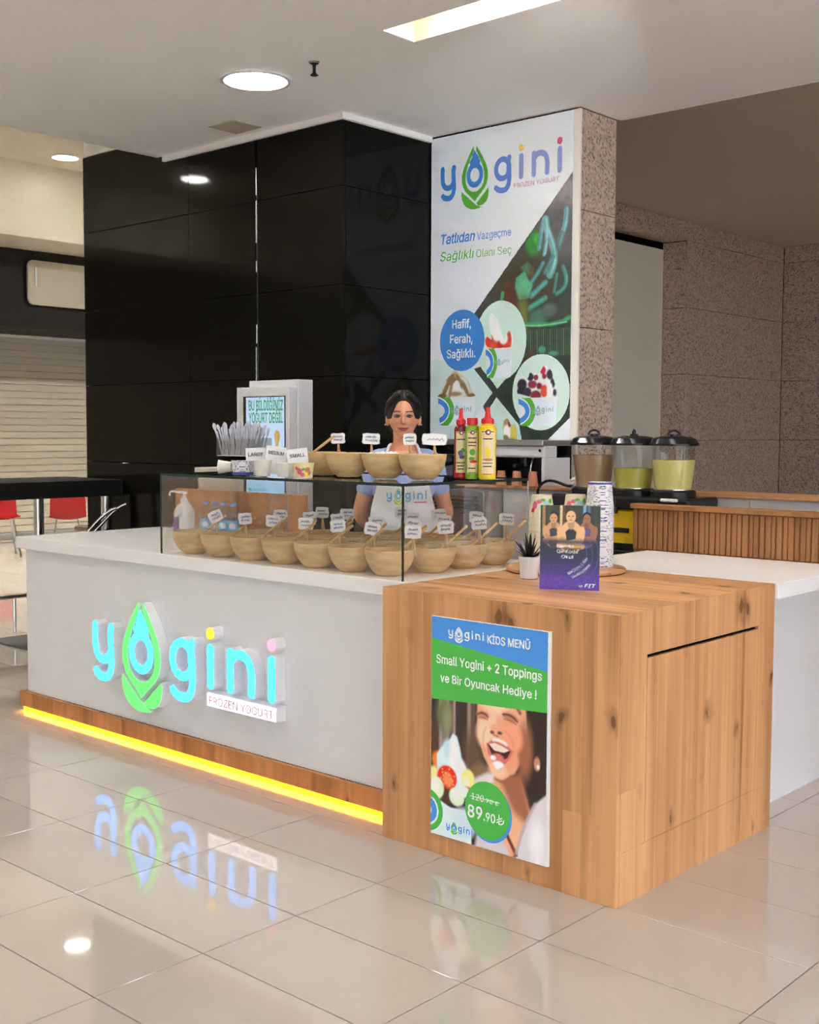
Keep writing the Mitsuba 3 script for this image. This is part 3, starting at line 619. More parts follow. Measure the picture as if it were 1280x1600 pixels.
for x, y, zc, txt, roll, lb in ((-2.075, .33, 1.372, 'LARGE', .04, 'white card reading LARGE behind the dotted cup'), (-1.935, .325, 1.380, 'MEDİUM', -.12, 'white card reading MEDİUM behind the tall white cup'), (-1.80, .325, 1.372, 'SMALL', .12, 'white card reading SMALL behind the short white cup')):
    t = thing('size_card', lb, 'card', ); fr = frame_at(x, y, zc, .62, roll)
    part(t, 'card', fr.poly(sbox(-.045, -.036, .045, .032).union(sbox(-.03, -.088, .03, -.03)), 0, .0015), 'paper_white')
    part(t, 'handwriting', fr.text(txt, -.034, -.004, .0145, .068, bold=True, z=.0018), 'ink')
# clear box of plastic spoons on a black riser
t = thing('box_riser', 'small black riser under the clear spoon box', 'riser'); put(t, box(-2.475, -2.29, .465, .585, ZT, 1.3605, .004), 'dark_gap')
t = thing('spoon_box', 'clear plastic box full of translucent spoons at the left end of the glass case', 'container')
bx = cat_(box(-2.49, -2.27, .445, .4455, 1.3645, 1.445), box(-2.49, -2.27, .5945, .595, 1.3645, 1.445), box(-2.49, -2.4895, .446, .594, 1.3645, 1.445), box(-2.2705, -2.27, .446, .594, 1.3645, 1.445))
part(t, 'walls', bx, 'tank_glass'); part(t, 'bottom', box(-2.49, -2.27, .445, .595, 1.361, 1.364), 'white_plastic')
rr = np.random.default_rng(5)
sp1 = cat_(tube([(0, 0, 0), (0, 0, .055), (.002, 0, .11)], [.0035, .003, .0045], 6), tr(trimesh.creation.icosphere(1, 1.0).apply_transform(np.diag([.0085, .003, .016, 1.0])), (.002, 0, .122)))
sp_ply = mikit.ply(sp1, None, smooth=40)
for j in range(90):
    x, y = rr.uniform(-2.475, -2.285), rr.uniform(.458, .582); k_ = num('plastic_spoon')
    labels[k_] = {'label': 'translucent plastic spoon standing in the clear box on the glass case', 'category': 'spoon', 'group': 'spoons in the clear box'}
    tl = np.clip((x + 2.40) * 3.0, -.40, .42) + rr.normal(0, .10)
    scene[k_] = {**sp_ply, 'bsdf': {'type': 'ref', 'id': 'spoon_plastic'}, 'to_world': T4().translate([float(x - .25 * .05 * tl), float(y), 1.3655]).rotate([0, 1, 0], float(math.degrees(tl))).rotate([1, 0, 0], float(rr.normal(0, 5))).rotate([0, 0, 1], float(rr.uniform(0, 360))).scale(float(rr.uniform(.85, 1.16)))}
# syrup bottles
def bottle(x, y, rx, hb, cap, lb, body, label_m, fruit, lines, rz, syrup=None):
    t = thing('syrup_bottle', lb, 'bottle', 'syrup bottles on the glass case'); r = rx
    prof = [(0, 0), (r * .92, 0), (r, .008), (r, hb * .93), (r * .93, hb * .97), (r * .62, hb), (r * .6, hb + .006), (0, hb + .006)]
    part(t, 'body', tr(lathe(prof, 36), (x, y, ZT)), body, smooth=35)
    if syrup: part(t, 'base_ring', tr(lathe([(r + .0004, .006), (r + .0009, .030), (r + .0004, .032), (r + .0004, .006)], 36), (x, y, ZT)), syrup, smooth=30)
    patch(x, y, ZT + hb * .50, r, VIEW + .05, r * 1.75, hb * .78, label_m, t, 'label', -1, .0008)
    patch(x, y, ZT + hb * .86, r, VIEW, r * .62, r * .62, 'dark_red_syrup', t, 'label_emblem', 0, .0014); patch(x, y, ZT + hb * .86, r, VIEW + .04, r * .3, r * .3, 'print_white', t, 'label_emblem', 0, .0018)
    patch(x, y, ZT + hb * .87, r, VIEW, r * 1.5, .0028, 'ink', t, 'label_line', -1, .0011)
    for dx, dz, w_, h_, m_ in fruit: patch(x, y, ZT + hb * .48 + dz, r, VIEW + dx, w_, h_, m_, t, 'label_fruit', 0, .0013)
    for dz, w_, m_ in lines: patch(x, y, ZT + hb * dz, r, VIEW - .05, w_, .0042, m_, t, 'label_line', -1, .0012)
    if cap == 'nozzle':
        part(t, 'cap', tr(lathe([(0, hb + .004), (r * .72, hb + .004), (r * .74, hb + .022), (r * .45, hb + .027), (r * .33, hb + .032), (r * .24, hb + .066), (r * .2, hb + .070), (0, hb + .070)], 28), (x, y, ZT)), 'bottle_red', smooth=35)
    else:
        part(t, 'cap', tr(lathe([(0, hb + .001), (r * .80, hb + .001), (r * .80, hb + .026), (r * .74, hb + .029), (0, hb + .029)], 32), (x, y, ZT)), 'bottle_red', smooth=35)
bottle(-1.218, .705, .0275, .218, 'nozzle', 'syrup bottle with blackberries on its label and a red nozzle, leftmost of three', 'dark_red_syrup', 'label_cream', [(-.1, .0, .020, .022, 'bluegrey_print'), (.25, .012, .016, .018, 'print_green'), (.1, -.016, .02, .016, 'purple_label')], [(.74, .036, 'ink'), (.30, .036, 'dark_red_syrup'), (.24, .03, 'ink'), (.18, .026, 'ink'), (.09, .03, 'dark_red_syrup')], 0, 'bottle_red')
bottle(-1.150, .695, .0275, .220, 'lid', 'green and cream syrup bottle with a flat red lid, middle of three', 'green_plastic', 'label_cream', [(0, .004, .022, .026, 'print_green'), (-.1, -.022, .024, .014, 'print_green'), (.15, -.034, .03, .012, 'bottle_red')], [(.76, .036, 'ink'), (.68, .036, 'ink'), (.62, .032, 'print_black'), (.20, .03, 'ink'), (.12, .028, 'print_green')], 0)
bottle(-1.074, .70, .0355, .222, 'nozzle', 'large yellow syrup bottle with bananas on its label and a red nozzle, rightmost of three', 'yellow_plastic', 'label_cream', [(-.12, .008, .014, .040, 'yellow_plastic'), (.08, .0, .014, .040, 'yellow_plastic'), (.0, -.026, .040, .010, 'copper_paper')], [(.74, .04, 'ink'), (.30, .04, 'bluegrey_print'), (.24, .034, 'ink'), (.10, .034, 'copper_paper')], 0)
# behind the case: wooden back board, sanitiser, water bottles
t = thing('back_board', 'oak coloured board standing behind the glass case on the white worktop', 'board'); put(t, box(-3.595, -2.515, 1.035, 1.055, .9205, 1.152, .002), 'oak_plinth')
t = thing('storage_box', 'pale grey box standing behind the oak board left of the display', 'box'); part(t, 'body', box(-3.73, -3.33, 1.30, 1.60, .0, 1.215, .004), 'cream_card'); part(t, 'lid', box(-3.745, -3.33, 1.285, 1.615, 1.216, 1.262, .004), 'cream_card')
t = thing('sanitizer_bottle', 'white pump bottle with a purple label behind the left end of the glass case', 'bottle')
sq = lambda w, d, r: np.array(sbox(-w / 2 + r, -d / 2 + r, w / 2 - r, d / 2 - r).buffer(r, 6).exterior.coords)[:-1]
def loft(secs, close=True):
    n = len(secs[0][1]); v = []; f = []
    for z, p_ in secs: v += [(x, y, z) for x, y in p_]
    for a in range(len(secs) - 1):
        for b in range(n):
            i0, i1, j0, j1 = a * n + b, a * n + (b + 1) % n, (a + 1) * n + b, (a + 1) * n + (b + 1) % n; f += [[i0, i1, j1], [i0, j1, j0]]
    if close:
        v += [(*np.mean(secs[0][1], 0), secs[0][0]), (*np.mean(secs[-1][1], 0), secs[-1][0])]; q = len(v)
        for b in range(n): f += [[q - 2, (b + 1) % n, b], [q - 1, (len(secs) - 1) * n + b, (len(secs) - 1) * n + (b + 1) % n]]
    return trimesh.Trimesh(np.array(v), np.array(f), process=False)
sx, sy = -3.375, .93
part(t, 'body', tr(loft([(0, sq(.112, .075, .014)), (.115, sq(.112, .075, .014)), (.150, sq(.070, .05, .014)), (.158, sq(.036, .036, .012)), (.168, sq(.034, .034, .012))]), (sx, sy, .9205)), 'white_plastic', smooth=35)
part(t, 'label', box(sx - .052, sx + .0, sy - .0388, sy - .0378, .932, 1.005), 'purple_label', label='purple label'); part(t, 'label', box(sx - .0572, sx - .0563, sy - .025, sy + .025, .932, 1.005), 'purple_label')
part(t, 'pump', cat_(cyl(sx, sy, 1.0885, 1.108, .021), cyl(sx, sy, 1.108, 1.132, .009), cyl(sx, sy, 1.132, 1.146, .018), tube(curve([(sx, sy, 1.140), (sx - .06, sy - .02, 1.143), (sx - .085, sy - .028, 1.138), (sx - .092, sy - .03, 1.118)], 12), .0065)), 'white_plastic', smooth=35)
for j in range(4):
    x, y = -3.19 + .074 * j, .935 + .004 * (j % 2)
    t = thing('water_bottle', f'clear water bottle with blue cap, {ORD[j]} from the left behind the glass case', 'bottle', 'water bottles behind the glass case')
    part(t, 'body', tr(lathe([(0, 0), (.032, 0), (.0345, .006), (.0345, .105), (.030, .130), (.016, .152), (.013, .158), (0, .158)], 30), (x, y, .9205)), 'pet_plastic', smooth=35)
    part(t, 'cap', tr(lathe([(0, .158), (.0155, .158), (.0155, .176), (0, .177)], 24), (x, y, .9205)), 'print_blue', smooth=35)
    part(t, 'label', tr(lathe([(.0349, .030), (.0353, .031), (.0353, .085), (.0349, .086), (.0349, .030)], 30), (x, y, .9205)), 'water_label', smooth=35)
    patch(x, y, .9205 + .056, .0352, VIEW, .030, .030, 'print_white', t, 'label_print', -1, .0006)
# ---------------------------------------------------------------- on the wooden block
ZB = .9205
t = thing('serving_board', 'large round oak serving board on the wooden block, under the stacks of cups', 'board'); put(t, tr(lathe([(0, 0), (.232, 0), (.240, .004), (.240, .013), (.236, .016), (0, .016)], 64), (-.800, .870, ZB)), 'oak_wood', smooth=40)
ZD = ZB + .0165
def inv_cup(h, rm, rb): return lathe([(rm - .001, 0), (rm + .0022, 0), (rm + .0026, .002), (rm + .0022, .004), (rm, .004), (rb, h), (rb - .0012, h), (rb - .002, h - .004), (0, h - .004)], 40)
m = mikit.ply(inv_cup(.098, .0555, .0475), None, smooth=35); N = 29; st = (1.278 - .098 - ZD) / (N - 1)
for j in range(N):
    lb = 'topmost blue dotted paper cup of the tall stack, with a blue band' if j == N - 1 else 'lowest cup of the tall stack of blue dotted paper cups on the round board' if j == 0 else 'blue dotted white paper cup within the tall stack of upturned cups'
    t = thing('dotted_cup', lb, 'cup', 'tall stack of dotted paper cups' if 0 < j < N - 1 else None)
    part(t, 'wall', m, 'dotted_paper', to_world=W((-.718, .985, ZD + j * st)))
    if j == N - 1: part(t, 'blue_band', tr(lathe([(.0482, .0855), (.0485, .0855), (.0478, .0965), (.0474, .0965), (.0482, .0855)], 40), (-.718, .985, ZD + j * st)), 'navy_print', smooth=30)
m2 = mikit.ply(inv_cup(.092, .0535, .0405), None, smooth=35)
for q, (cx, cy, n_, top) in enumerate(((-.930, .880, 8, 1.222), (-.835, .985, 8, 1.223))):
    side = ('left', 'right')[q]; st2 = (top - .092 - ZD) / (n_ - 1)
    for j in range(n_):
        lb = f'topmost cream flower printed paper cup of the {side} stack behind the leaflet' if j == n_ - 1 else f'cream paper cup within the {side} upturned stack behind the leaflet'
        t = thing('floral_cup', lb, 'cup', f'{side} stack of flower printed cups' if j < n_ - 1 else None); z = ZD + j * st2
        part(t, 'wall', m2, 'cream_paper', to_world=W((cx, cy, z)))
        if j == n_ - 1:
            for a, dz, w_, h_, m_ in ((-.75, .05, .022, .034, 'print_rose'), (-.35, .066, .02, .016, 'print_rose'), (.3, .055, .030, .030, 'cup_teal'), (-.1, .045, .022, .02, 'cup_teal'), (.75, .068, .02, .02, 'print_green'), (0, .072, .02, .012, 'print_green'), (-.9, .03, .016, .02, 'bottle_red')):
                patch(cx, cy, z + dz, .0535 - .141 * dz, VIEW + a, w_, h_, m_, t, 'flower_print', 0, .0012, tilt=-.141)
# potted plant
t = thing('potted_plant', 'small dark purple spiky succulent in a plain white pot on the wooden block', 'plant')
px_, py_ = -.753, .556
part(t, 'pot', tr(lathe([(0, 0), (.030, 0), (.033, .002), (.0385, .072), (.0405, .073), (.0405, .085), (.0375, .085), (.036, .070), (0, .070)], 44), (px_, py_, ZB)), 'white_plastic', smooth=35)
part(t, 'soil', tr(lathe([(0, .0755), (.0368, .0755), (.0362, .071), (0, .071)], 30), (px_, py_, ZB)), 'black_matte')
rr = np.random.default_rng(3)
def leaf(L, w, lean, az, curl):
    n = 7; u = np.linspace(0, 1, n); rad = .006 + L * (np.sin(lean) * u + curl * u ** 2); z = .074 + L * (np.cos(lean) * u - curl * .4 * u ** 2); wd = w * (1 - u) ** .8 * (.6 + .8 * u * (1 - u) * 2)
    secs = []; v = []; f = []
    for a in range(n):
        v += [(rad[a], -wd[a], z[a] + wd[a] * .25), (rad[a] + wd[a] * .35, 0, z[a] - wd[a] * .2), (rad[a], wd[a], z[a] + wd[a] * .25), (rad[a] - wd[a] * .2, 0, z[a] + wd[a] * .1)]
    for a in range(n - 1):
        for b in range(4): i0, i1 = a * 4 + b, a * 4 + (b + 1) % 4; f += [[i0, i1, i1 + 4], [i0, i1 + 4, i0 + 4]]
    return tr(trimesh.Trimesh(np.array(v), np.array(f), process=False), (px_, py_, ZB), rz=0) if False else tr(tr(trimesh.Trimesh(np.array(v), np.array(f), process=False), rz=az), (px_, py_, ZB))
for j in range(30):
    ring = j % 3; part(t, 'leaf', leaf((.096, .086, .070)[ring] * rr.uniform(.9, 1.15), .0105, (.16, .58, .98)[ring] + rr.normal(0, .08), j * 2.399, rr.uniform(-.02, .12)), 'succulent' if j % 4 else 'succulent_purple', smooth=50)
# leaflet in an acrylic stand
t = thing('leaflet_stand', 'purple fitness leaflet with three people, in a clear acrylic stand on the wooden block', 'leaflet')
a0, a1 = np.array([-.527, .311, 0]), np.array([-.345, .414, 0]); uu = (a1 - a0) / np.linalg.norm(a1 - a0); FW, FH = .2095, .298
nn = np.cross(uu, [0, 0, 1.0]); lean = .06; vv = np.array([0, 0, 1.0]) * math.cos(lean) - nn * math.sin(lean)
FF = Frame(a0 + [0, 0, ZB + .003], uu, vv)
part(t, 'leaflet', FF.poly(sbox(0, 0, FW, FH), 0, .0012), 'flyer_base')
part(t, 'stand', cat_(FF.poly(sbox(-.001, -.002, FW + .001, FH + .002), -.004, .003), FF.poly(sbox(.02, 0, FW - .02, .0025), -.075, .07)), 'acrylic_clear')
P_ = Paint(0, FW, .0, FH, 110, 156, (38, 34, 62))
for y_, c in ((.0, (104, 62, 168)), (.05, (88, 62, 160)), (.10, (56, 52, 104)), (.15, (38, 48, 66))): P_.ell(.1, y_, .22, .045, c, .05, 0, .8)
P_.poly([(-.01, .178), (.22, .178), (.22, .31), (-.01, .31)], (52, 58, 50), .02)
for x_, c in ((.012, (150, 122, 70)), (.03, (60, 70, 52)), (.074, (206, 188, 140)), (.082, (92, 70, 40)), (.155, (110, 160, 190)), (.17, (70, 110, 120)), (.195, (48, 70, 60)), (.118, (44, 52, 44))): P_.poly([(x_ - .005, .19), (x_ + .005, .19), (x_ + .005, .30), (x_ - .005, .30)], c, .006)
P_.noise(260, .7, 3)
SK, SK2, SK3 = (196, 148, 108), (216, 172, 128), (150, 104, 74)
def fig(cx, cy, s, sk, top, hair, dx):
    P_.ell(cx, cy - .062 * s, .036 * s, .050 * s, sk, .004); P_.ell(cx, cy - .075 * s, .024 * s, .040 * s, top, .004)
    P_.ell(cx - .028 * s, cy - .056 * s, .013 * s, .028 * s, sk, .003, .2); P_.ell(cx + .028 * s, cy - .056 * s, .013 * s, .028 * s, sk, .003, -.2)
    P_.line([(cx - .034 * s, cy - .085 * s), (cx, cy - .078 * s), (cx + .03 * s, cy - .070 * s)], .017 * s, sk, .003); P_.line([(cx + .034 * s, cy - .088 * s), (cx, cy - .086 * s), (cx - .026 * s, cy - .066 * s)], .015 * s, [int(x * .88) for x in sk], .003)
    P_.line([(cx - .03 * s, cy - .094 * s), (cx + .03 * s, cy - .092 * s)], .004 * s, [int(x * .55) for x in sk], .004, 0, ) if False else P_.line([(cx - .03 * s, cy - .096 * s), (cx + .03 * s, cy - .094 * s)], .004 * s, [int(x * .55) for x in sk], .004)
    P_.ell(cx, cy - .022 * s, .010 * s, .016 * s, [int(x * .8) for x in sk], .003); P_.ell(cx, cy + .006 * s, .0175 * s, .021 * s, hair, .003); P_.ell(cx + dx, cy, .0145 * s, .018 * s, sk, .003)
    for e_ in (-.006, .006): P_.ell(cx + dx + e_ * s, cy + .002 * s, .0028 * s, .0014 * s, (50, 34, 28), .002)
    P_.ell(cx + dx, cy - .010 * s, .0045 * s, .0014 * s, (140, 72, 62), .002); P_.ell(cx + dx + .001, cy - .003 * s, .0016 * s, .003 * s, [int(x * .85) for x in sk], .002)
fig(.047, .252, .92, SK, (58, 62, 70), (46, 34, 30), -.001); fig(.163, .252, .90, SK3, (88, 74, 128), (36, 28, 24), 0); fig(.108, .258, 1.18, SK2, (40, 44, 52), (70, 52, 42), -.001)
P_.poly([(-.01, .16), (.22, .16), (.22, .176), (-.01, .180)], (40, 50, 70), .018, .9)
for r_ in (.075, .095, .115): 
    a_ = np.linspace(-1.2, .9, 14); P_.line(np.stack([.09 + r_ * np.cos(a_), .125 + r_ * np.sin(a_)], 1), .0015, (110, 116, 160), .003, .5)
P_.out(t, FF, .0014, k=.85)
def ftext(s_, x, y, h, w, m_='print_white', name='lettering', rot=0, slant=0, bold=False): part(t, name, FF.text(s_, x, y, h, w, bold=bold, z=.0017, d=.0003, rot=rot, slant=slant), m_)
ftext('Hemen', .060, .149, .0125, .058); ftext('QR Kodu', .060, .1300, .0125, .072); ftext('Okut', .076, .111, .0125, .042)
ftext('MACFIT', .102, .054, .0095, .046, rot=.50); ftext("'i 1 Gün", .144, .078, .0095, .042, rot=.92); ftext('Ücretsiz', .116, .041, .0095, .044, rot=.52); ftext('Dene', .158, .066, .0095, .031, rot=.86)
ftext('M', .138, .011, .008, .009, slant=.3); ftext('A', .147, .012, .006, .006, slant=.3); ftext('FIT', .158, .0105, .0125, .036, slant=.3, bold=True)

# ---------------------------------------------------------------- juice dispenser with three tanks
t = thing('juice_dispenser', 'black and yellow juice dispenser with three clear tanks behind the partition', 'drink dispenser')
DY = 2.08
part(t, 'body', box(-1.61, -.84, DY - .15, DY + .12, .84, 1.10, .01), 'yellow_machine', label='yellow lower body'); part(t, 'deck', box(-1.62, -.83, DY - .17, DY + .13, 1.10, 1.165, .012), 'black_plastic')
part(t, 'drip_tray', box(-1.59, -.86, DY - .174, DY - .152, .845, .90, .004), 'black_plastic'); part(t, 'trim', box(-1.59, -.86, DY - .158, DY - .151, .90, .935, .002), 'black_plastic')
part(t, 'stand', box(-1.60, -.86, DY - .14, DY + .12, 0, .839), 'white_laminate')
part(t, 'badge', Frame((-1.30, DY - .1515, .985)).text('yogini', 0, 0, .022, .09, bold=True), 'ink') if False else part(t, 'badge', box(-1.30, -1.16, DY - .153, DY - .1505, .985, 1.01, .001), 'black_plastic')
for j, (cx, liq, lt) in enumerate(((-1.470, 'juice_brown', 1.362), (-1.233, 'juice_green', 1.300), (-1.008, 'juice_yellow', 1.345))):
    w0, w1, z0, z1 = .172, .214, 1.200, 1.418
    ww = lambda z: w0 + (w1 - w0) * ((z - z0) / (z1 - z0)) ** .8
    tk = part(t, 'tank', tr(loft([(z, sq(ww(z), ww(z) * .95, .080)) for z in np.linspace(z0 + .001, z1, 9)], False), (cx, DY, 0)), 'tank_glass', smooth=40)
    zs_ = np.linspace(z0 + .004, lt, 8); part(t, 'juice', tr(loft([(z, sq(ww(z) - .006, (ww(z) - .006) * .95, .077)) for z in zs_]), (cx, DY, 0)), liq, smooth=40, label=('brown juice', 'green juice', 'pale yellow juice')[j])
    part(t, 'collar', tr(loft([(1.166, sq(.206, .20, .08)), (1.190, sq(.206, .20, .08)), (1.199, sq(.19, .185, .078))]), (cx, DY, 0)), 'black_plastic', smooth=30)
    part(t, 'rim', tr(loft([(1.1992, sq(.186, .18, .078)), (1.203, sq(.186, .18, .078))]), (cx, DY, 0)), 'chrome', smooth=30)
    ld = part(t, 'lid', tr(loft([(1.414, sq(.226, .216, .085)), (1.424, sq(.226, .216, .085)), (1.448, sq(.196, .188, .078)), (1.456, sq(.16, .155, .07)), (1.461, sq(.07, .065, .02))]), (cx, DY, 0)), 'black_plastic', smooth=25)
    az = (.65, 2.3, .65)[j]; a_ = np.linspace(0, math.pi, 14); ring = np.stack([cx + .028 * np.cos(a_) * math.cos(az), DY + .028 * np.cos(a_) * math.sin(az), 1.463 + .026 * np.sin(a_)], 1)
    part(ld, 'handle', cat_(tube(ring, .0055), cyl(cx, DY, 1.457, 1.470, .020)), 'black_plastic', smooth=40)
    part(t, 'tap', cat_(tube([(cx, DY - .145, 1.12), (cx, DY - .160, 1.115), (cx, DY - .163, 1.08)], .012), box(cx - .008, cx + .008, DY - .175, DY - .160, 1.115, 1.15, .003)), 'black_plastic', smooth=40)
part(t, 'lever', box(-.965, -.875, DY - .20, DY - .185, 1.150, 1.166, .004), 'white_plastic')
t = thing('power_cable', 'black power cable looping down beside the juice dispenser', 'cable'); put(t, tube(curve([(-1.64, 2.14, 1.195), (-1.74, 2.17, 1.205), (-1.85, 2.19, 1.21), (-1.905, 2.20, 1.165), (-1.895, 2.205, 1.06), (-1.87, 2.21, .90), (-1.86, 2.21, .60), (-1.86, 2.21, .30)], 40), .0075), 'black_plastic', smooth=50)
t = thing('paper_bag', 'crumpled white paper bag on the back counter beside the brown juice tank', 'bag')
m = trimesh.creation.icosphere(3, 1.0); v = np.array(m.vertices); v *= (1 + .5 * (meshkit.noise(v * 2.2 + 4, 2) - .5))[:, None]; v *= [.05, .04, .034]; v[:, 2] = np.maximum(v[:, 2], -.027); m.vertices = v + [-1.735, 2.33, 1.2035]; put(t, m, 'paper_white')

# ---------------------------------------------------------------- coffee machine on the back counter
t = thing('coffee_machine', 'wide stainless and black coffee machine on the back counter below the big poster', 'coffee machine')
M0, M1, Y0, Y1, Z0 = -2.80, -1.915, 2.27, 2.56, 1.1765
part(t, 'top_deck', box(M0, M1, Y0 - .02, Y1, 1.400, 1.432, .004), 'steel_matte'); part(t, 'front_panel', box(-2.26, M1, Y0, Y0 + .12, 1.335, 1.3995, .004), 'white_laminate'); part(t, 'front_panel', box(M0 + .01, -2.262, Y0 + .03, Y0 + .12, 1.335, 1.3995, .004), 'black_plastic')
part(t, 'back_panel', box(M0 + .02, M1 - .02, Y1 - .04, Y1 - .002, Z0, 1.3995), 'black_plastic'); part(t, 'side_panel', box(M1 - .022, M1, Y0, Y1 - .041, Z0, 1.3345, .003), 'white_laminate'); part(t, 'side_panel', box(M0, M0 + .022, Y0, Y1 - .041, Z0, 1.3345, .003), 'white_laminate')
part(t, 'base', box(M0 + .024, M1 - .024, Y0 + .01, Y1 - .042, Z0, 1.205, .004), 'black_plastic')
part(t, 'button', tr(cyl(0, 0, 0, .004, .008), (M1 - .03, Y0 - .001, 1.375), rx=math.pi / 2), 'black_plastic')
part(t, 'trim_line', box(M0 + .02, M1 - .03, Y0 - .002, Y0 - .0005, 1.340, 1.346), 'aluminium')
for gx in (-2.62, -2.36, -2.12): 
    gh = part(t, 'brew_head', cat_(cyl(gx, Y0 + .10, 1.285, 1.334, .034), tube([(gx, Y0 + .10, 1.295), (gx + .02, Y0 - .03, 1.288)], .011)), 'black_plastic', smooth=40)
part(t, 'steam_pipe', tube(curve([(-2.02, Y0 + .04, 1.334), (-2.02, Y0 + .02, 1.29), (-2.01, Y0 - .0, 1.22)], 10), .005), 'chrome', smooth=40)
for j, gx in enumerate((-2.215, -2.105, -1.995)):
    t2 = thing('copper_cup', f'copper coloured paper cup by the coffee machine, {ORD[j]} from the left', 'cup', 'copper cups by the coffee machine'); put(t2, tr(lathe([(0, 0), (.030, 0), (.031, .003), (.022, .082), (.020, .083), (0, .083)], 28), (gx + .015, Y0 - .006 if False else 2.252, 1.1765)), 'copper_paper', smooth=35)
t = thing('blender', 'black rounded appliance on the back counter left of the syrup bottles', 'appliance')
part(t, 'body', tr(lathe([(0, 0), (.085, 0), (.098, .01), (.105, .08), (.098, .135), (.07, .178), (.03, .194), (0, .196)], 40), (-2.655, 2.135 + .0, 1.1775)), 'black_plastic', smooth=40)
part(t, 'visor', tr(lathe([(.1063, .085), (.109, .092), (.103, .138), (.099, .136), (.1063, .085)], 40), (-2.655, 2.135, 1.1775)), 'grey_plate', smooth=40); part(t, 'badge', box(-2.60, -2.58, 2.034, 2.044, 1.30, 1.325, .002), 'print_blue')
t = thing('blender_shelf', 'narrow black shelf carrying the rounded appliance at the rear of the kiosk', 'shelf'); put(t, box(-2.80, -2.52, 2.0, 2.229, 1.1495, 1.1765, .003), 'black_matte')

# ---------------------------------------------------------------- the display cabinet
t = thing('display_cabinet', 'tall white cabinet with a lit menu screen behind the left half of the case', 'cabinet')
K0, K1, KY = -3.31, -2.875, 1.25
part(t, 'front_frame', box(K0, K1, KY, KY + .06, .02, 1.72, .004), 'white_laminate'); part(t, 'body', box(-3.275, -2.868, KY + .061, KY + .175, 0, 1.758, .004), 'white_laminate')
part(t, 'screen_bezel', box(-3.248, -2.90, KY - .004, KY - .0005, 1.10, 1.668, .001), 'black_plastic')
KF = Frame((-3.222, KY - .0045, 1.105)); SWd, SHt = .318, .558
P_ = Paint(0, SWd, 0, SHt, 80, 130, (176, 205, 238)); P_.ell(.16, .30, .2, .25, (196, 218, 246), .2); P_.ell(.16, .02, .25, .08, (150, 205, 235), .08); P_.line([(.115, .345), (.11, .30), (.105, .262)], .028, (215, 40, 80), .006); P_.ell(.112, .335, .018, .014, (190, 24, 60), .005)
P_.poly([(.235, .355), (.250, .378), (.275, .372), (.283, .345), (.270, .300), (.262, .285), (.250, .290), (.242, .32)], (196, 150, 72), .005); P_.line([(.25, .36), (.258, .31)], .006, (226, 190, 110), .006); P_.ell(.257, .272, .012, .016, (168, 200, 60), .006); P_.line([(.02, .05), (.04, .045)], .014, (40, 170, 120), .004); P_.line([(.06, .045), (.16, .045)], .010, (120, 180, 215), .006)
scr = num(t + '__screen'); i_, j_ = np.meshgrid(np.arange(79), np.arange(129)); a_ = (j_ * 80 + i_).ravel(); f_ = np.vstack([np.stack([a_, a_ + 1, a_ + 81], 1), np.stack([a_, a_ + 81, a_ + 80], 1)])
scene[scr] = mikit.ply(KF.mesh(trimesh.Trimesh(np.stack([P_.X, P_.Y, P_.X * 0 + .001], 1), f_, process=False)), 'lamp_black', color=P_.C * .85, emitter={'type': 'area', 'radiance': {'type': 'mesh_attribute', 'name': 'vertex_color'}})
labels[scr] = {'label': 'glowing pale blue menu screen'}
for s_, y_, x_, w_ in (('BU BİLDİĞİNİZ', .486, .024, .284), ('YOĞURT DEĞİL', .418, .024, .284)):
    part(t, 'screen_lettering', KF.text(s_, x_, y_, .054, w_, bold=True, z=.0022), 'lamp_black', **area((.0, .26, .09)))
t = thing('black_bag', 'black rounded bag behind the case between the white cabinet and the woman', 'bag')
m = trimesh.creation.icosphere(4, 1.0); v = np.array(m.vertices); v = np.sign(v) * np.abs(v) ** .8; v *= [.135, .11, .26]; v *= (1 + .10 * (meshkit.noise(v * 14, 5) - .5))[:, None]; m.vertices = v + [-2.86 + .02, 1.66 + .25, .86]; put(t, m, 'black_matte', smooth=True)
t = thing('stool_under_bag', 'low black stool carrying the black bag', 'stool'); put(t, box(-3.0, -2.70, 1.78, 2.04, 0, .60, .01), 'black_matte')

# ---------------------------------------------------------------- seating on the left
t = thing('bar_table', 'long black bar table with chrome legs at the left edge behind the counter', 'table')
part(t, 'top', box(-5.95, -5.20, -.6, 1.79, 1.02, 1.132, .004), 'black_header')
for x, y in ((-5.55, 1.33), (-5.28, 1.70), (-5.55, -.2)): part(t, 'leg', cyl(x, y, .012, 1.019, .036), 'chrome', smooth=40); part(t, 'foot_plate', box(x - .26 if x < -5.4 else x - .2, x + .26 if x < -5.4 else x + .12, y - .26, y + .26 if x < -5.4 else y + .06, 0, .011, .002), 'grey_plate')
part(t, 'foot_rail', tube([(-6.02, -.5, .26), (-6.02, 1.75, .26)], .017), 'chrome', smooth=40); part(t, 'rail_post', tube([(-6.02, 1.4, .0), (-6.02, 1.4, .25)], .012), 'chrome'); part(t, 'rail_post', tube([(-6.02, -.2, .0), (-6.02, -.2, .25)], .012), 'chrome')
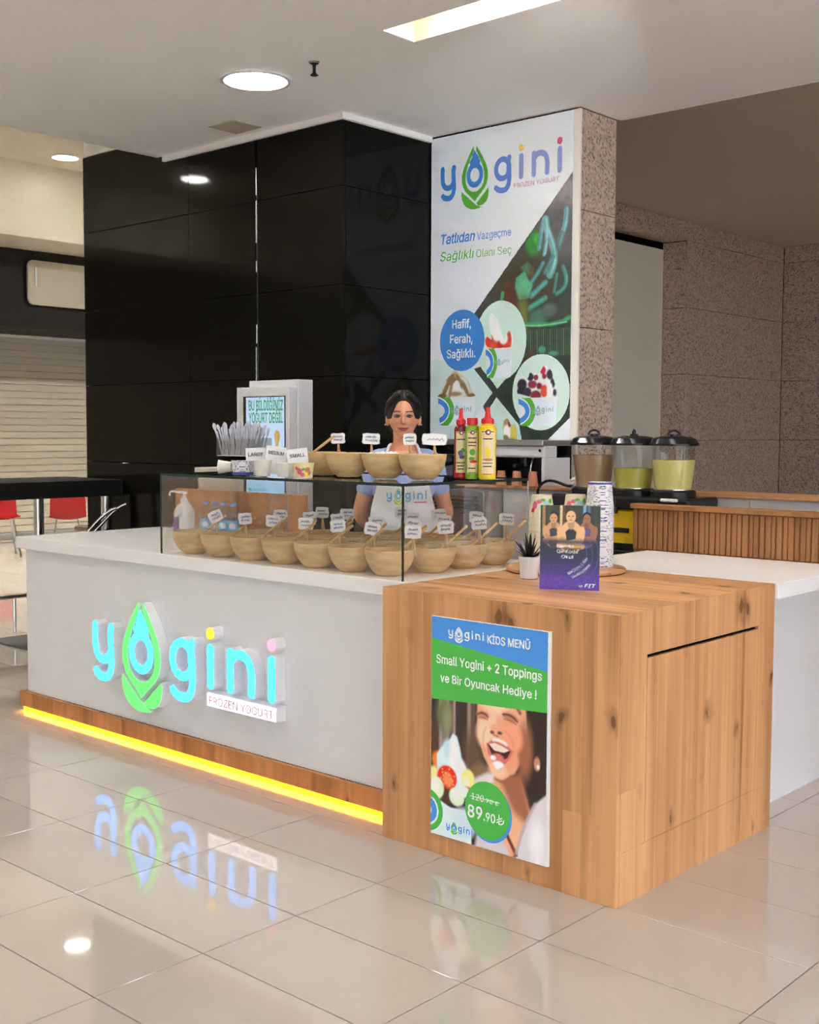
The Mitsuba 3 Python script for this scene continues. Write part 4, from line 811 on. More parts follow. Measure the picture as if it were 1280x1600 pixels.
def shell_chair(x, y, rz, lb):
    t = thing('red_chair', lb, 'chair', 'red chairs by the shutter'); Wd = W((x, y, 0), rz)
    n = 18; pr = curve([(-.20, .45), (-.10, .435), (.05, .43), (.15, .445), (.20, .50), (.225, .60), (.24, .72), (.245, .80)], n); wd = np.interp(np.linspace(0, 1, n), [0, .3, .55, .8, 1], [.19, .215, .205, .20, .17])
    g, ff = [], []
    for a in range(n):
        for b in np.linspace(-1, 1, 9): g.append((b * wd[a], pr[a, 0] - .03 * b * b * (a > n * .5), pr[a, 1] + .03 * b * b * (a < n * .5)))
    g = np.array(g)
    for a in range(n - 1):
        for b in range(8): q = a * 9 + b; ff += [[q, q + 1, q + 10], [q, q + 10, q + 9]]
    m = trimesh.Trimesh(g, np.array(ff), process=False); m.fix_normals(); off = m.vertex_normals * .008; q = len(g); bd = [b for b in range(9)] + [a * 9 + 8 for a in range(1, n)] + [(n - 1) * 9 + b for b in range(7, -1, -1)] + [a * 9 for a in range(n - 2, 0, -1)]
    side = []
    for a_, b_ in zip(bd, bd[1:] + bd[:1]): side += [[a_, b_, b_ + q], [a_, b_ + q, a_ + q]]
    m = trimesh.Trimesh(np.vstack([g, g + off]), np.vstack([np.array(ff), np.array(ff)[:, ::-1] + q, np.array(side)]), process=False)
    part(t, 'shell', m, 'red_plastic', smooth=50, to_world=Wd)
    for sx in (-1, 1):
        for sy in (-1, 1): part(t, 'leg', tube([(sx * .12, sy * .10, .428), (sx * .19, sy * .19, .0)], .011, 8), 'chrome', to_world=Wd)
    part(t, 'cross_bar', tube([(-.165, -.15, .17), (.165, -.15, .17)], .007, 8), 'chrome', to_world=Wd)
shell_chair(-10.95, 4.05, 1.2, 'red plastic shell chair with chrome legs at the left edge of the photo')
shell_chair(-10.45, 4.62, -2.1, 'red plastic shell chair with its back turned, under the end of the black bar table')
t = thing('stool', 'small round brown stool beside the red chair, in front of the shutter', 'stool')
part(t, 'seat', cyl(-9.0, 4.02, .43, .465, .19), 'brown_stool', smooth=35)
for a in range(4): part(t, 'leg', tube([(-9.0 + .10 * math.cos(a * 1.57 + .6), 4.02 + .10 * math.sin(a * 1.57 + .6), .43), (-9.0 + .17 * math.cos(a * 1.57 + .6), 4.02 + .17 * math.sin(a * 1.57 + .6), 0)], .01, 8), 'chrome')
def tube_chair(x, y, rz, lb):
    t = thing('tube_chair', lb, 'chair', 'chrome tube chairs beside the black pillar'); Wd = W((x, y, 0), rz)
    for s in (-1, 1): part(t, 'side_tube', tube(curve([(s * .23, .22, .015), (s * .23, -.02, .015), (s * .23, -.06, .06), (s * .23, -.10, .40), (s * .23, -.13, .60), (s * .23, -.12, .66), (s * .23, .02, .72), (s * .23, .16, .82), (s * .225, .34, .97)], 50), .0115, 10), 'chrome', smooth=50, to_world=Wd)
    part(t, 'seat', tr(box(-.215, .215, -.20, .21, .44, .475, .012)), 'dark_gap', to_world=Wd); part(t, 'backrest', tr(box(-.21, .21, .205, .225, .56, .80, .008)), 'dark_gap', to_world=Wd); part(t, 'cross_tube', tube([(-.23, -.16, .455), (.23, -.16, .455)], .010), 'chrome', to_world=Wd)
tube_chair(-5.12, 1.31, -.75, 'black chair with a slanting chrome tube frame in front of the black pillar'); tube_chair(-4.42, 1.40, -.75, 'black chair with chrome tubes, half hidden behind the glass case')
# ---------------------------------------------------------------- the big poster
t = thing('wall_poster', 'tall frozen yogurt poster with blue and green logo on the granite column', 'poster')
PX0, PX1, PZ0, PZ1 = -3.03, -1.967, .95, 3.288
part(t, 'board', box(PX0, PX1, 2.588, 2.602, PZ0, PZ1, .002), 'poster_white')
part(t, 'frame_strip', box(-1.966, -1.92, 2.585, 2.603, PZ0, PZ1, .002), 'warm_white', label='plain white strip along the right edge')
PF = Frame((0, 2.588, 0))
def pp(name, g, z, m_, d=.0004): return part(t, name, PF.poly(g, z, d), m_)
Q = sbox(PX0 + .004, 1.0, PX1 - .002, PZ1 - .004)
# photograph of a glass of yogurt, dark green, right of the diagonal
dark = Polygon([(-1.969, 2.945), (-2.68, 2.19), (-2.5, 1.9), (-2.72, 1.85), (-2.48, 1.40), (-2.16, 1.40), (-1.969, 1.56)])
A = Paint(-2.76, -1.969, 1.38, 2.95, 215, 425, (44, 50, 44))
A.ell(-1.99, 2.80, .16, .12, (135, 128, 128), .12); A.ell(-2.05, 2.62, .20, .16, (82, 80, 78), .14); A.ell(-2.3, 2.35, .25, .16, (48, 42, 30), .12); A.ell(-2.1, 1.75, .4, .35, (28, 40, 34), .2)
A.ell(-2.235, 2.57, .055, .065, (44, 118, 44), .05); A.ell(-2.205, 2.59, .03, .035, (66, 160, 62), .03)
for pts, w, c in (([(-2.165, 2.70), (-2.185, 2.62), (-2.20, 2.54)], .030, (92, 134, 140)), ([(-2.155, 2.70), (-2.125, 2.60), (-2.09, 2.50), (-2.10, 2.42), (-2.12, 2.38)], .045, (104, 150, 150)), ([(-2.15, 2.66), (-2.15, 2.55), (-2.16, 2.50)], .022, (120, 160, 168)), ([(-2.10, 2.48), (-2.15, 2.40)], .03, (70, 116, 116)), ([(-2.17, 2.45), (-2.23, 2.37), (-2.27, 2.33)], .028, (70, 122, 118)), ([(-2.15, 2.34), (-2.25, 2.27)], .034, (74, 128, 122)), ([(-2.15, 2.25), (-2.26, 2.20)], .034, (56, 120, 100)), ([(-2.01, 2.74), (-2.02, 2.65), (-2.03, 2.62)], .035, (100, 140, 150)), ([(-2.04, 2.60), (-2.06, 2.54)], .045, (80, 112, 112)), ([(-2.03, 2.42), (-2.02, 2.30), (-2.07, 2.27)], .024, (64, 120, 112)), ([(-2.07, 2.38), (-2.09, 2.28)], .018, (60, 112, 100))):
    A.line(pts, w, c, .012); A.line([(x + .006, y + .004) for x, y in pts], w * .3, [min(255, int(v * 1.35)) for v in c], .010, .7)
A.poly([(-2.36, 2.38), (-2.30, 2.42), (-2.27, 2.36), (-2.24, 2.33), (-2.27, 2.26), (-2.33, 2.25), (-2.38, 2.29)], (86, 156, 118), .016); A.poly([(-2.33, 2.44), (-2.28, 2.47), (-2.24, 2.43), (-2.27, 2.39)], (60, 104, 78), .016); A.ell(-2.40, 2.28, .05, .09, (66, 34, 24), .03, .4); A.ell(-2.25, 2.41, .02, .03, (74, 62, 30), .015)
A.ell(-2.31, 2.15, .035, .12, (96, 100, 52), .05); A.ell(-2.20, 2.14, .06, .05, (60, 96, 80), .03); A.ell(-2.12, 2.18, .05, .04, (74, 84, 78), .03)
A.line([(-2.46, 2.30), (-2.45, 2.18), (-2.40, 2.13), (-2.25, 2.105), (-2.08, 2.10), (-1.98, 2.13)], .024, (54, 126, 84), .014); A.line([(-2.45, 2.165), (-2.38, 2.125), (-2.2, 2.095), (-2.0, 2.105)], .007, (120, 190, 140), .007)
for j in range(22):
    x = -2.30 + .0155 * j; A.line([(x, 2.07), (x + .004, 1.92)], .006, (58, 84, 58) if j % 3 else (96, 112, 84), .006, .8)
A.ell(-2.17, 1.955, .025, .02, (70, 140, 110), .014); A.ell(-2.09, 1.93, .03, .014, (60, 120, 90), .014); A.ell(-2.25, 1.92, .03, .03, (70, 48, 28), .02)
A.noise(26, .55, 4); A.noise(90, .30, 6)
A.out(t, PF, .0006, m='printed_photo', k=.80, clip=dark.intersection(Q), name='dark_photo')
# the four pale pictures and the dark cross between them
cA, cB, cC = ell(-2.475, 2.022, .193, .236), ell(-2.175, 1.708, .205, .221), ell(-2.771, 2.036, .177, .187)
rect = Polygon([(-2.955, 2.04), (-2.69, 1.875), (-2.505, 1.708), (-2.33, 1.53), (-2.285, 1.40), (-2.955, 1.40)])
pale = [('picture_strawberry', cA.union(Polygon([(-2.64, 1.90), (-2.31, 1.90), (-2.495, 1.735)])), (190, 216, 204)), ('picture_chocolate', Polygon([(PX0 + .01, 1.93), (-2.72, 1.905), (-2.53, 1.712), (-2.70, 1.53), (-2.73, 1.40), (PX0 + .01, 1.40)]), (196, 216, 214)), ('picture_berries', cB, (192, 216, 206)), ('picture_banana', Polygon([(-2.65, 1.50), (-2.5, 1.685), (-2.33, 1.52), (-2.30, 1.40), (-2.70, 1.40)]), (186, 212, 204))]
for nm, g, c in pale:
    mat('pale_' + nm, lin(c, k=.80), .45); pp(nm, g.intersection(Q), .0011, 'pale_' + nm)
def cup(x0, x1, y0, y1, z=.0016, w=.80):
    h = y1 - y0; c = (x0 + x1) / 2; xs = (x1 - x0) / 2
    body = Polygon([(x0, y1), (x1, y1), (x1 - .10 * xs, y0 + .03 * h), (x1 - .22 * xs, y0), (x0 + .22 * xs, y0), (x0 + .10 * xs, y0 + .03 * h)])
    pp('cup_body', body.intersection(Q), z, 'poster_cup'); pp('cup_rim', stroke([(x0 - .004, y1), (c, y1 - .012), (x1 + .004, y1)], .010), z + .0003, 'print_white')
    for nm, r0, r1, m_ in (('cup_arc', .62, .86, 'print_green'), ('cup_arc', .34, .56, 'print_blue')):
        ring = ell(x0 - .25 * xs, y0 + .52 * h, xs * (r1 + .28), h * r1 * .85).difference(ell(x0 - .25 * xs, y0 + .52 * h, xs * (r0 + .28), h * r0 * .85)).intersection(body).intersection(Q)
        if ring.area > 1e-6: pp(nm, ring, z + .0004, m_)
    for g, m_ in small_logo(PF, c + .03 * xs, y0 + .50 * h, (x1 - x0) * .33 / .5 * .62, 0, 'print_grey', 'print_grey', (x1 - x0) * .33 / .5 * .62): pp('cup_logo', g.intersection(Q), z + .0005, {'print_grey': 'logo_grey'}[m_])
def food(x0, x1, y0, y1, blobs, base, seed, nm, clip):
    B = Paint(x0, x1, y0, y1, int((x1 - x0) / .0042), int((y1 - y0) / .0042), base)
    for b in blobs: B.ell(*b)
    B.noise(60, .25, seed); B.out(t, PF, .0019, k=.80, clip=clip, name=nm)
def blob(pts): return Polygon(curve(pts + pts[:1], 60)).buffer(0)
cup(-2.585, -2.385, 1.80, 1.978); cup(-2.335, -2.055, 1.512, 1.678); cup(-2.962, -2.662, 1.515, 1.69)
cl = blob([(-2.585, 1.985), (-2.575, 2.05), (-2.545, 2.03), (-2.56, 2.13), (-2.545, 2.185), (-2.515, 2.17), (-2.47, 2.08), (-2.44, 2.03), (-2.42, 2.08), (-2.395, 2.07), (-2.385, 1.99), (-2.48, 1.968)])
food(-2.60, -2.37, 1.955, 2.20, [(-2.555, 2.02, .035, .04, (196, 60, 46), .012), (-2.51, 1.995, .045, .035, (206, 76, 56), .012), (-2.465, 1.995, .035, .03, (176, 38, 34), .012), (-2.41, 2.02, .02, .055, (186, 60, 50), .01), (-2.425, 1.99, .03, .025, (200, 64, 46), .01), (-2.50, 2.07, .03, .05, (228, 236, 230), .02), (-2.45, 2.03, .03, .03, (232, 236, 232), .02), (-2.535, 2.13, .03, .05, (216, 232, 226), .02)], (222, 234, 228), 2, 'yogurt_strawberry', cl)
cl = blob([(-2.335, 1.70), (-2.345, 1.76), (-2.30, 1.80), (-2.27, 1.79), (-2.25, 1.83), (-2.22, 1.81), (-2.17, 1.84), (-2.155, 1.86), (-2.10, 1.83), (-2.085, 1.78), (-2.06, 1.73), (-2.06, 1.685), (-2.19, 1.665)])
food(-2.36, -2.04, 1.65, 1.87, [(-2.20, 1.75, .09, .09, (224, 230, 230), .03), (-2.31, 1.755, .036, .036, (34, 28, 40), .012), (-2.315, 1.71, .036, .034, (26, 24, 34), .012), (-2.27, 1.71, .03, .03, (46, 32, 48), .012), (-2.25, 1.80, .024, .026, (30, 30, 44), .01), (-2.21, 1.795, .018, .018, (120, 52, 62), .008), (-2.235, 1.755, .034, .024, (124, 34, 56), .012), (-2.185, 1.745, .02, .02, (96, 28, 46), .01), (-2.21, 1.69, .04, .03, (110, 36, 44), .012), (-2.15, 1.715, .026, .036, (206, 74, 54), .01), (-2.16, 1.835, .02, .024, (190, 40, 56), .008), (-2.15, 1.80, .016, .016, (130, 44, 54), .008), (-2.11, 1.81, .024, .03, (40, 34, 48), .01), (-2.09, 1.76, .018, .03, (30, 32, 48), .01), (-2.075, 1.705, .014, .022, (52, 50, 66), .01), (-2.11, 1.72, .02, .04, (236, 238, 240), .012)], (216, 224, 224), 3, 'yogurt_berries', cl)
cl = blob([(-2.965, 1.70), (-2.93, 1.74), (-2.90, 1.80), (-2.86, 1.83), (-2.83, 1.86), (-2.80, 1.845), (-2.76, 1.82), (-2.72, 1.79), (-2.69, 1.73), (-2.66, 1.695), (-2.81, 1.672)])
food(-2.98, -2.65, 1.66, 1.87, [(-2.82, 1.75, .10, .07, (214, 222, 216), .03), (-2.85, 1.80, .05, .03, (128, 102, 66), .016, .6), (-2.80, 1.825, .03, .02, (196, 186, 150), .012), (-2.90, 1.74, .016, .06, (118, 96, 60), .012, -.5), (-2.86, 1.73, .012, .06, (140, 116, 76), .012, -.2), (-2.79, 1.79, .016, .06, (132, 108, 70), .012, .6), (-2.74, 1.74, .014, .06, (124, 100, 64), .012, .5), (-2.82, 1.71, .05, .014, (150, 128, 90), .012), (-2.93, 1.70, .04, .012, (104, 80, 50), .01), (-2.69, 1.70, .03, .012, (120, 96, 60), .01), (-2.81, 1.76, .025, .03, (232, 238, 232), .014)], (190, 190, 170), 4, 'yogurt_chocolate', cl)
food(-2.46, -2.33, 1.40, 1.57, [(-2.42, 1.53, .022, .03, (150, 130, 96), .01), (-2.415, 1.48, .03, .04, (228, 226, 220), .014), (-2.40, 1.525, .012, .02, (124, 40, 48), .008), (-2.37, 1.475, .024, .045, (190, 178, 72), .012), (-2.43, 1.43, .03, .03, (120, 112, 60), .014), (-2.39, 1.425, .04, .012, (92, 82, 58), .01)], (176, 186, 150), 5, 'yogurt_banana', blob([(-2.455, 1.41), (-2.45, 1.49), (-2.435, 1.55), (-2.41, 1.555), (-2.39, 1.52), (-2.36, 1.525), (-2.345, 1.47), (-2.345, 1.41)]))
pp('text_circle', cC, .0026, 'print_blue')
for s_, x, y, w in (('Hafif,', -2.849, 2.112, .150), ('Ferah,', -2.866, 2.022, .180), ('Sağlıklı.', -2.892, 1.931, .228)): part(t, 'circle_lettering', PF.text(s_, x, y, .052, w, bold=True, z=.0032), 'print_white')
# logo and slogans
G = logo_at(-2.680, 2.958, .685, .735)
for n in LOGO:
    m_ = 'print_green' if n.startswith('leaf') else 'print_yellow' if n == 'dot' else 'print_rose' if n == 'dot2' else 'print_blue' if n in ('letter_y', 'letter_o') else 'print_blue_pale' if n == 'letter_g' else 'print_lilac'
    pp('logo_piece', G[n], .0008, m_)
part(t, 'small_lettering', PF.text('FROZEN YOGURT', -2.385, 2.905, .027, .322, z=.0008), 'print_pinkgrey')
part(t, 'slogan', PF.text('Tatlıdan', -2.953, 2.634, .058, .272, bold=True, z=.0008, slant=.18), 'print_blue'); part(t, 'slogan', PF.text('Vazgeçme', -2.660, 2.634, .046, .258, z=.0008), 'print_blue_pale')
part(t, 'slogan', PF.text('Sağlıklı', -2.953, 2.530, .056, .262, z=.0008, slant=.18), 'print_green'); part(t, 'slogan', PF.text('Olanı Seç', -2.664, 2.530, .046, .266, z=.0008), 'slogan_green')

# ---------------------------------------------------------------- the kids menu poster on the wooden block
t = thing('menu_poster', 'small blue and green children\'s menu poster on the front of the wooden block', 'poster')
part(t, 'board', box(-.751, -.249, -.0125, -.001, .073, .842, .001), 'white_plastic')
KP = Frame((0, -.0125, 0)); X0, X1 = -.749, -.2575
part(t, 'green_field', KP.poly(Polygon([(X0, .766), (X1, .712), (X1, .578), (X0, .552)]), .0003), 'kids_green'); part(t, 'blue_field', KP.poly(Polygon([(X0, .766), (X1, .712), (X1, .8405), (X0, .8405)]), .0003), 'kids_blue')
for g, m_ in small_logo(KP, -.627, .781, .117, 0, 'print_white', 'print_white', .108): part(t, 'logo_print', KP.poly(g, .0009), m_)
part(t, 'lettering', KP.text('KİDS MENÜ', -.503, .7755, .0265, .176, bold=True, z=.0009), 'print_white'); part(t, 'lettering', KP.text('Small Yogini + 2 Toppings', -.727, .680, .030, .448, bold=True, z=.0009), 'print_white'); part(t, 'lettering', KP.text('ve Bir Oyuncak Hediye !', -.709, .617, .028, .410, bold=True, z=.0009), 'print_white')
B = Paint(X0, X1, .0745, .602, 200, 212, (44, 36, 34))
for x, w, c in ((-.735, .03, (40, 34, 34)), (-.705, .018, (150, 142, 142)), (-.690, .02, (118, 110, 112)), (-.672, .014, (160, 150, 150)), (-.66, .02, (70, 60, 60)), (-.643, .012, (168, 146, 138)), (-.618, .045, (52, 42, 38)), (-.578, .018, (140, 122, 110)), (-.562, .02, (90, 70, 56))): B.poly([(x - w / 2, .20), (x + w / 2, .20), (x + w / 2, .61), (x - w / 2, .61)], c, .014)
B.ell(-.69, .50, .035, .06, (96, 104, 62), .04); B.ell(-.675, .49, .02, .05, (128, 128, 96), .03); B.ell(-.735, .42, .02, .07, (80, 50, 36), .03)
# hair, face, neck and shirt of the laughing child
HAIR, SKN, LIT, SHD = (44, 33, 28), (216, 158, 124), (240, 196, 164), (176, 112, 82)
B.poly([(-.42, .62), (-.30, .62), (-.255, .60), (-.255, .16), (-.33, .20), (-.37, .30)], HAIR, .02); B.ell(-.555, .36, .04, .10, (92, 70, 52), .04, .2); B.ell(-.52, .31, .05, .05, (122, 98, 70), .04)
B.poly([(-.50, .33), (-.36, .34), (-.30, .19), (-.34, .14), (-.40, .06), (-.45, .12), (-.48, .22)], (206, 150, 116), .014); B.poly([(-.45, .33), (-.36, .36), (-.31, .20), (-.37, .20)], (150, 92, 66), .03); B.ell(-.385, .155, .045, .06, (226, 172, 136), .04)
B.poly([(-.545, .61), (-.345, .61), (-.335, .50), (-.345, .42), (-.385, .355), (-.435, .322), (-.47, .33), (-.515, .39), (-.543, .46)], SKN, .010)
B.ell(-.345, .44, .03, .09, (150, 92, 68), .03); B.ell(-.40, .47, .045, .05, (228, 150, 118), .03); B.ell(-.51, .47, .035, .045, LIT, .03); B.ell(-.47, .57, .05, .03, LIT, .03); B.ell(-.455, .35, .035, .022, (236, 186, 150), .025); B.ell(-.405, .40, .03, .03, (222, 150, 114), .025)
B.line([(-.54, .575), (-.515, .585), (-.49, .572)], .010, (140, 92, 66), .008); B.line([(-.44, .578), (-.405, .590), (-.365, .560)], .012, (128, 80, 58), .010)
B.ell(-.52, .530, .026, .013, (176, 118, 92), .012); B.ell(-.405, .540, .032, .014, (170, 110, 84), .012, -.2); B.line([(-.542, .529), (-.52, .536), (-.498, .526)], .006, (62, 38, 32), .006, .85); B.line([(-.436, .545), (-.405, .546), (-.376, .530)], .006, (62, 38, 32), .006, .85); B.line([(-.538, .518), (-.52, .520), (-.50, .516)], .004, (150, 96, 76), .004); B.line([(-.43, .53), (-.405, .528), (-.38, .52)], .004, (150, 96, 76), .004)
B.ell(-.478, .515, .014, .045, (236, 186, 154), .02); B.ell(-.462, .490, .026, .017, (222, 154, 124), .012); B.ell(-.480, .477, .009, .006, (110, 60, 48), .006); B.ell(-.448, .480, .010, .006, (110, 60, 48), .006); B.line([(-.475, .470), (-.455, .468)], .006, (170, 106, 84), .006)
B.line([(-.505, .49), (-.518, .455), (-.512, .41)], .006, (196, 130, 98), .012, .6); B.line([(-.425, .49), (-.392, .452), (-.392, .42)], .006, (196, 130, 98), .012, .6)
B.poly([(-.505, .435), (-.48, .452), (-.45, .448), (-.41, .440), (-.392, .428), (-.405, .40), (-.43, .372), (-.47, .372), (-.495, .40)], (196, 104, 92), .006); B.poly([(-.498, .434), (-.475, .443), (-.44, .438), (-.402, .426), (-.415, .402), (-.44, .388), (-.475, .39)], (66, 26, 26), .005); B.poly([(-.494, .436), (-.47, .443), (-.44, .438), (-.408, .428), (-.43, .417), (-.47, .418)], (228, 208, 190), .004); B.ell(-.455, .395, .026, .014, (196, 106, 100), .008)
B.line([(-.475, .453), (-.45, .455), (-.42, .446)], .010, (236, 220, 212), .008); B.ell(-.452, .374, .022, .010, (238, 232, 230), .008); B.ell(-.456, .364, .010, .008, (236, 232, 232), .006); B.ell(-.475, .392, .012, .008, (236, 230, 228), .006)
B.line([(-.47, .325), (-.44, .318), (-.40, .345)], .008, (150, 92, 68), .012); B.ell(-.295, .405, .012, .022, (186, 128, 100), .008); B.ell(-.290, .395, .006, .008, (236, 220, 210), .005)
B.poly([(-.255, .31), (-.30, .27), (-.335, .20), (-.36, .13), (-.38, .07), (-.25, .07)], (206, 200, 204), .012); B.poly([(-.54, .12), (-.45, .15), (-.415, .10), (-.40, .07), (-.55, .07)], (200, 190, 196), .02); B.poly([(-.56, .30), (-.50, .335), (-.47, .335), (-.49, .24), (-.56, .2)], (214, 206, 208), .02); B.line([(-.42, .155), (-.40, .12), (-.375, .085)], .014, (108, 40, 42), .008); B.line([(-.30, .27), (-.345, .18), (-.375, .09)], .010, (176, 160, 164), .012); B.ell(-.29, .14, .03, .07, (226, 222, 226), .04)
# yogurt with fruit
B.ell(-.715, .34, .03, .03, (216, 120, 50), .02); B.poly([(-.72, .30), (-.722, .36), (-.70, .39), (-.665, .42), (-.650, .443), (-.633, .435), (-.620, .40), (-.612, .365), (-.592, .335), (-.585, .29), (-.62, .25), (-.68, .26)], (206, 226, 234), .010); B.ell(-.675, .385, .02, .03, (182, 212, 220), .02); B.ell(-.645, .36, .018, .06, (228, 238, 244), .02); B.ell(-.61, .31, .02, .04, (226, 236, 242), .02)
B.ell(-.583, .295, .030, .036, (224, 222, 130), .012); B.ell(-.594, .285, .018, .022, (236, 236, 190), .010); B.ell(-.735, .285, .022, .03, (226, 220, 150), .012); B.ell(-.583, .258, .024, .014, (196, 60, 54), .008); B.ell(-.677, .283, .046, .044, (206, 48, 30), .010, .5); B.ell(-.672, .278, .020, .026, (226, 130, 84), .016, .4); B.noise(200, .06, 9)
for q in range(16): B.ell(-.677 + .036 * math.cos(q * 2.4) * (.5 + .5 * (q % 3) / 2), .283 + .034 * math.sin(q * 2.4) * (.5 + .5 * (q % 3) / 2), .003, .003, (236, 170, 90), .003)
B.ell(-.68, .22, .03, .03, (70, 44, 30), .02); B.ell(-.722, .240, .032, .038, (214, 226, 196), .008); B.ell(-.728, .246, .018, .022, (232, 240, 218), .012); B.ell(-.632, .226, .034, .032, (208, 224, 196), .008); B.ell(-.636, .232, .018, .018, (230, 240, 220), .012); B.ell(-.60, .25, .026, .02, (216, 228, 214), .010)
B.poly([(-.76, .205), (-.70, .195), (-.66, .182), (-.60, .185), (-.57, .17), (-.565, .06), (-.76, .06)], (206, 222, 236), .006); B.ell(-.60, .14, .05, .05, (196, 216, 232), .03)
B.out(t, KP, .0005, k=.80, name='child_photo', clip=Polygon([(X0, .551), (X1, .597), (X1, .0748), (X0, .0748)]))
for r0, r1, m_ in ((.052, .071, 'kids_green'), (.020, .044, 'kids_blue')):
    part(t, 'cup_arc', KP.poly(ell(-.765, .155, r1, r1 * 1.05).difference(ell(-.765, .155, r0, r0 * 1.05)).intersection(sbox(X0, .076, X1, .3)), .0009), m_)
for g, m_ in small_logo(KP, -.643, .107, .088, 0, 'kids_blue', 'kids_green', .085): part(t, 'logo_print', KP.poly(g, .0009), m_)
part(t, 'price_shadow', KP.poly(ell(-.490, .198, .096, .099), .0009), 'kids_blue'); part(t, 'price_circle', KP.poly(ell(-.4975, .206, .096, .099), .0013), 'kids_green')
part(t, 'price', KP.text('120', -.565, .233, .022, .052, z=.0018), 'print_white'); part(t, 'price', KP.text('.90 ₺', -.511, .233, .015, .060, z=.0018), 'print_white'); part(t, 'strike_line', KP.poly(sbox(-.572, .242, -.442, .2445), .0019), 'print_white')
part(t, 'price', KP.text('89', -.582, .170, .042, .064, bold=True, z=.0018), 'print_white'); part(t, 'price', KP.text('.90', -.513, .170, .030, .050, bold=True, z=.0018), 'print_white')
LR = unary_union([stroke([(-.447, .203), (-.447, .172)], .0045, False), stroke([(-.447, .1725), (-.436, .173), (-.428, .180), (-.427, .188)], .0045), stroke([(-.456, .184), (-.434, .194)], .004, False), stroke([(-.456, .176), (-.434, .186)], .004, False)])
part(t, 'price', KP.poly(LR, .0018), 'print_white')
# ---------------------------------------------------------------- the woman behind the counter
WX, WY, WRZ = -2.115, 1.335, .735
def hull_chain(pts, rad, sub=12):
    """Rounded limb: hulls of neighbouring spheres."""
    out = []
    for (p0, r0), (p1, r1) in zip(list(zip(pts, rad))[:-1], list(zip(pts, rad))[1:]):
        a = m3.Manifold.sphere(r0, 28).translate(list(map(float, p0))); b = m3.Manifold.sphere(r1, 28).translate(list(map(float, p1))); out.append(m3.Manifold.batch_hull([a, b]))
    return m3.Manifold.batch_boolean(out, m3.OpType.Add)
def ellsph(c, r, seg=48): return m3.Manifold.sphere(1.0, seg).scale(list(map(float, r))).translate(list(map(float, c)))
def to_tm(m, edge=None, it=0):
    if edge: m = m.refine_to_length(edge)
    k = m.to_mesh(); t = trimesh.Trimesh(np.array(k.vert_properties[:, :3]), np.array(k.tri_verts), process=True)
    if it: trimesh.smoothing.filter_taubin(t, lamb=.5, nu=-.53, iterations=it)
    return t
# local axes: x to her left (right in the picture), -y towards the viewer, z up
HZ = 1.552                                    # middle of the head
def head_mesh():
    m = trimesh.creation.icosphere(6, 1.0); v = np.array(m.vertices); x, y, z = v.T.copy()
    X, Y, Z = x * .0745, y * .094, z * .118
    jaw = np.clip((-z - .05) / .95, 0, 1); X *= 1 - .34 * jaw ** 1.5; Y = np.where(Y < 0, Y * (1 - .10 * jaw), Y * (1 - .42 * jaw))
    Y = np.where(Y < 0, Y * (.965 + .0 * z), Y); X *= 1 + .03 * np.exp(-((z + .15) / .25) ** 2)
    fr = np.clip(-y, 0, 1) ** .5
    def bump(cx, cz, sx, sz, a): nonlocal_Y[0] -= a * fr * np.exp(-((X - cx) / sx) ** 2 - ((Z - cz) / sz) ** 2)
    nonlocal_Y = [Y]
    for s in (-1, 1):
        bump(s * .031, .001, .016, .011, -.0115); bump(s * .031, .001, .0115, .0065, .0055)      # sockets and lids
        bump(s * .031, .020, .022, .008, .0035); bump(s * .042, -.030, .020, .020, .004); bump(s * .012, -.036, .007, .006, .0060)
    bump(0, .006, .0075, .022, .008); bump(0, -.020, .0085, .016, .0125); bump(0, -.030, .010, .009, .0085)   # nose
    bump(0, -.040, .012, .005, -.002); bump(0, -.0565, .021, .0055, .0062); bump(0, -.0675, .017, .0060, .0066); bump(0, -.0618, .025, .0016, -.0042)
    bump(0, -.0775, .016, .005, -.003); bump(0, -.097, .018, .014, .008); bump(0, .055, .045, .03, .003)
    for s in (-1, 1): bump(s * .0285, -.0585, .004, .004, -.003); bump(s * .046, -.040, .014, .014, .003)
    Y = nonlocal_Y[0]; m.vertices = np.stack([X, Y, Z + HZ], 1); return m
hm = head_mesh(); hman = m3.Manifold(m3.Mesh(hm.vertices.astype(np.float32), hm.faces.astype(np.uint32)))
ears = [ellsph((s * .0790, .006, HZ - .016), (.012, .020, .031), 32) for s in (-1, 1)]
neck = hull_chain([(0, .018, HZ - .055), (0, .022, 1.415), (0, .030, 1.375)], [.054, .050, .058])
body_parts = [hull_chain([(0, .02, 1.30), (0, .02, 1.12), (0, .015, .96)], [.115, .10, .125]), m3.Manifold.batch_hull([ellsph((s * .118, .025, 1.335), (.056, .055, .050), 28) for s in (-1, 1)] + [ellsph((0, .03, 1.372), (.06, .05, .03), 28), ellsph((0, .02, 1.15), (.135, .085, .06), 28)])]
ELB, WRI = {}, {}
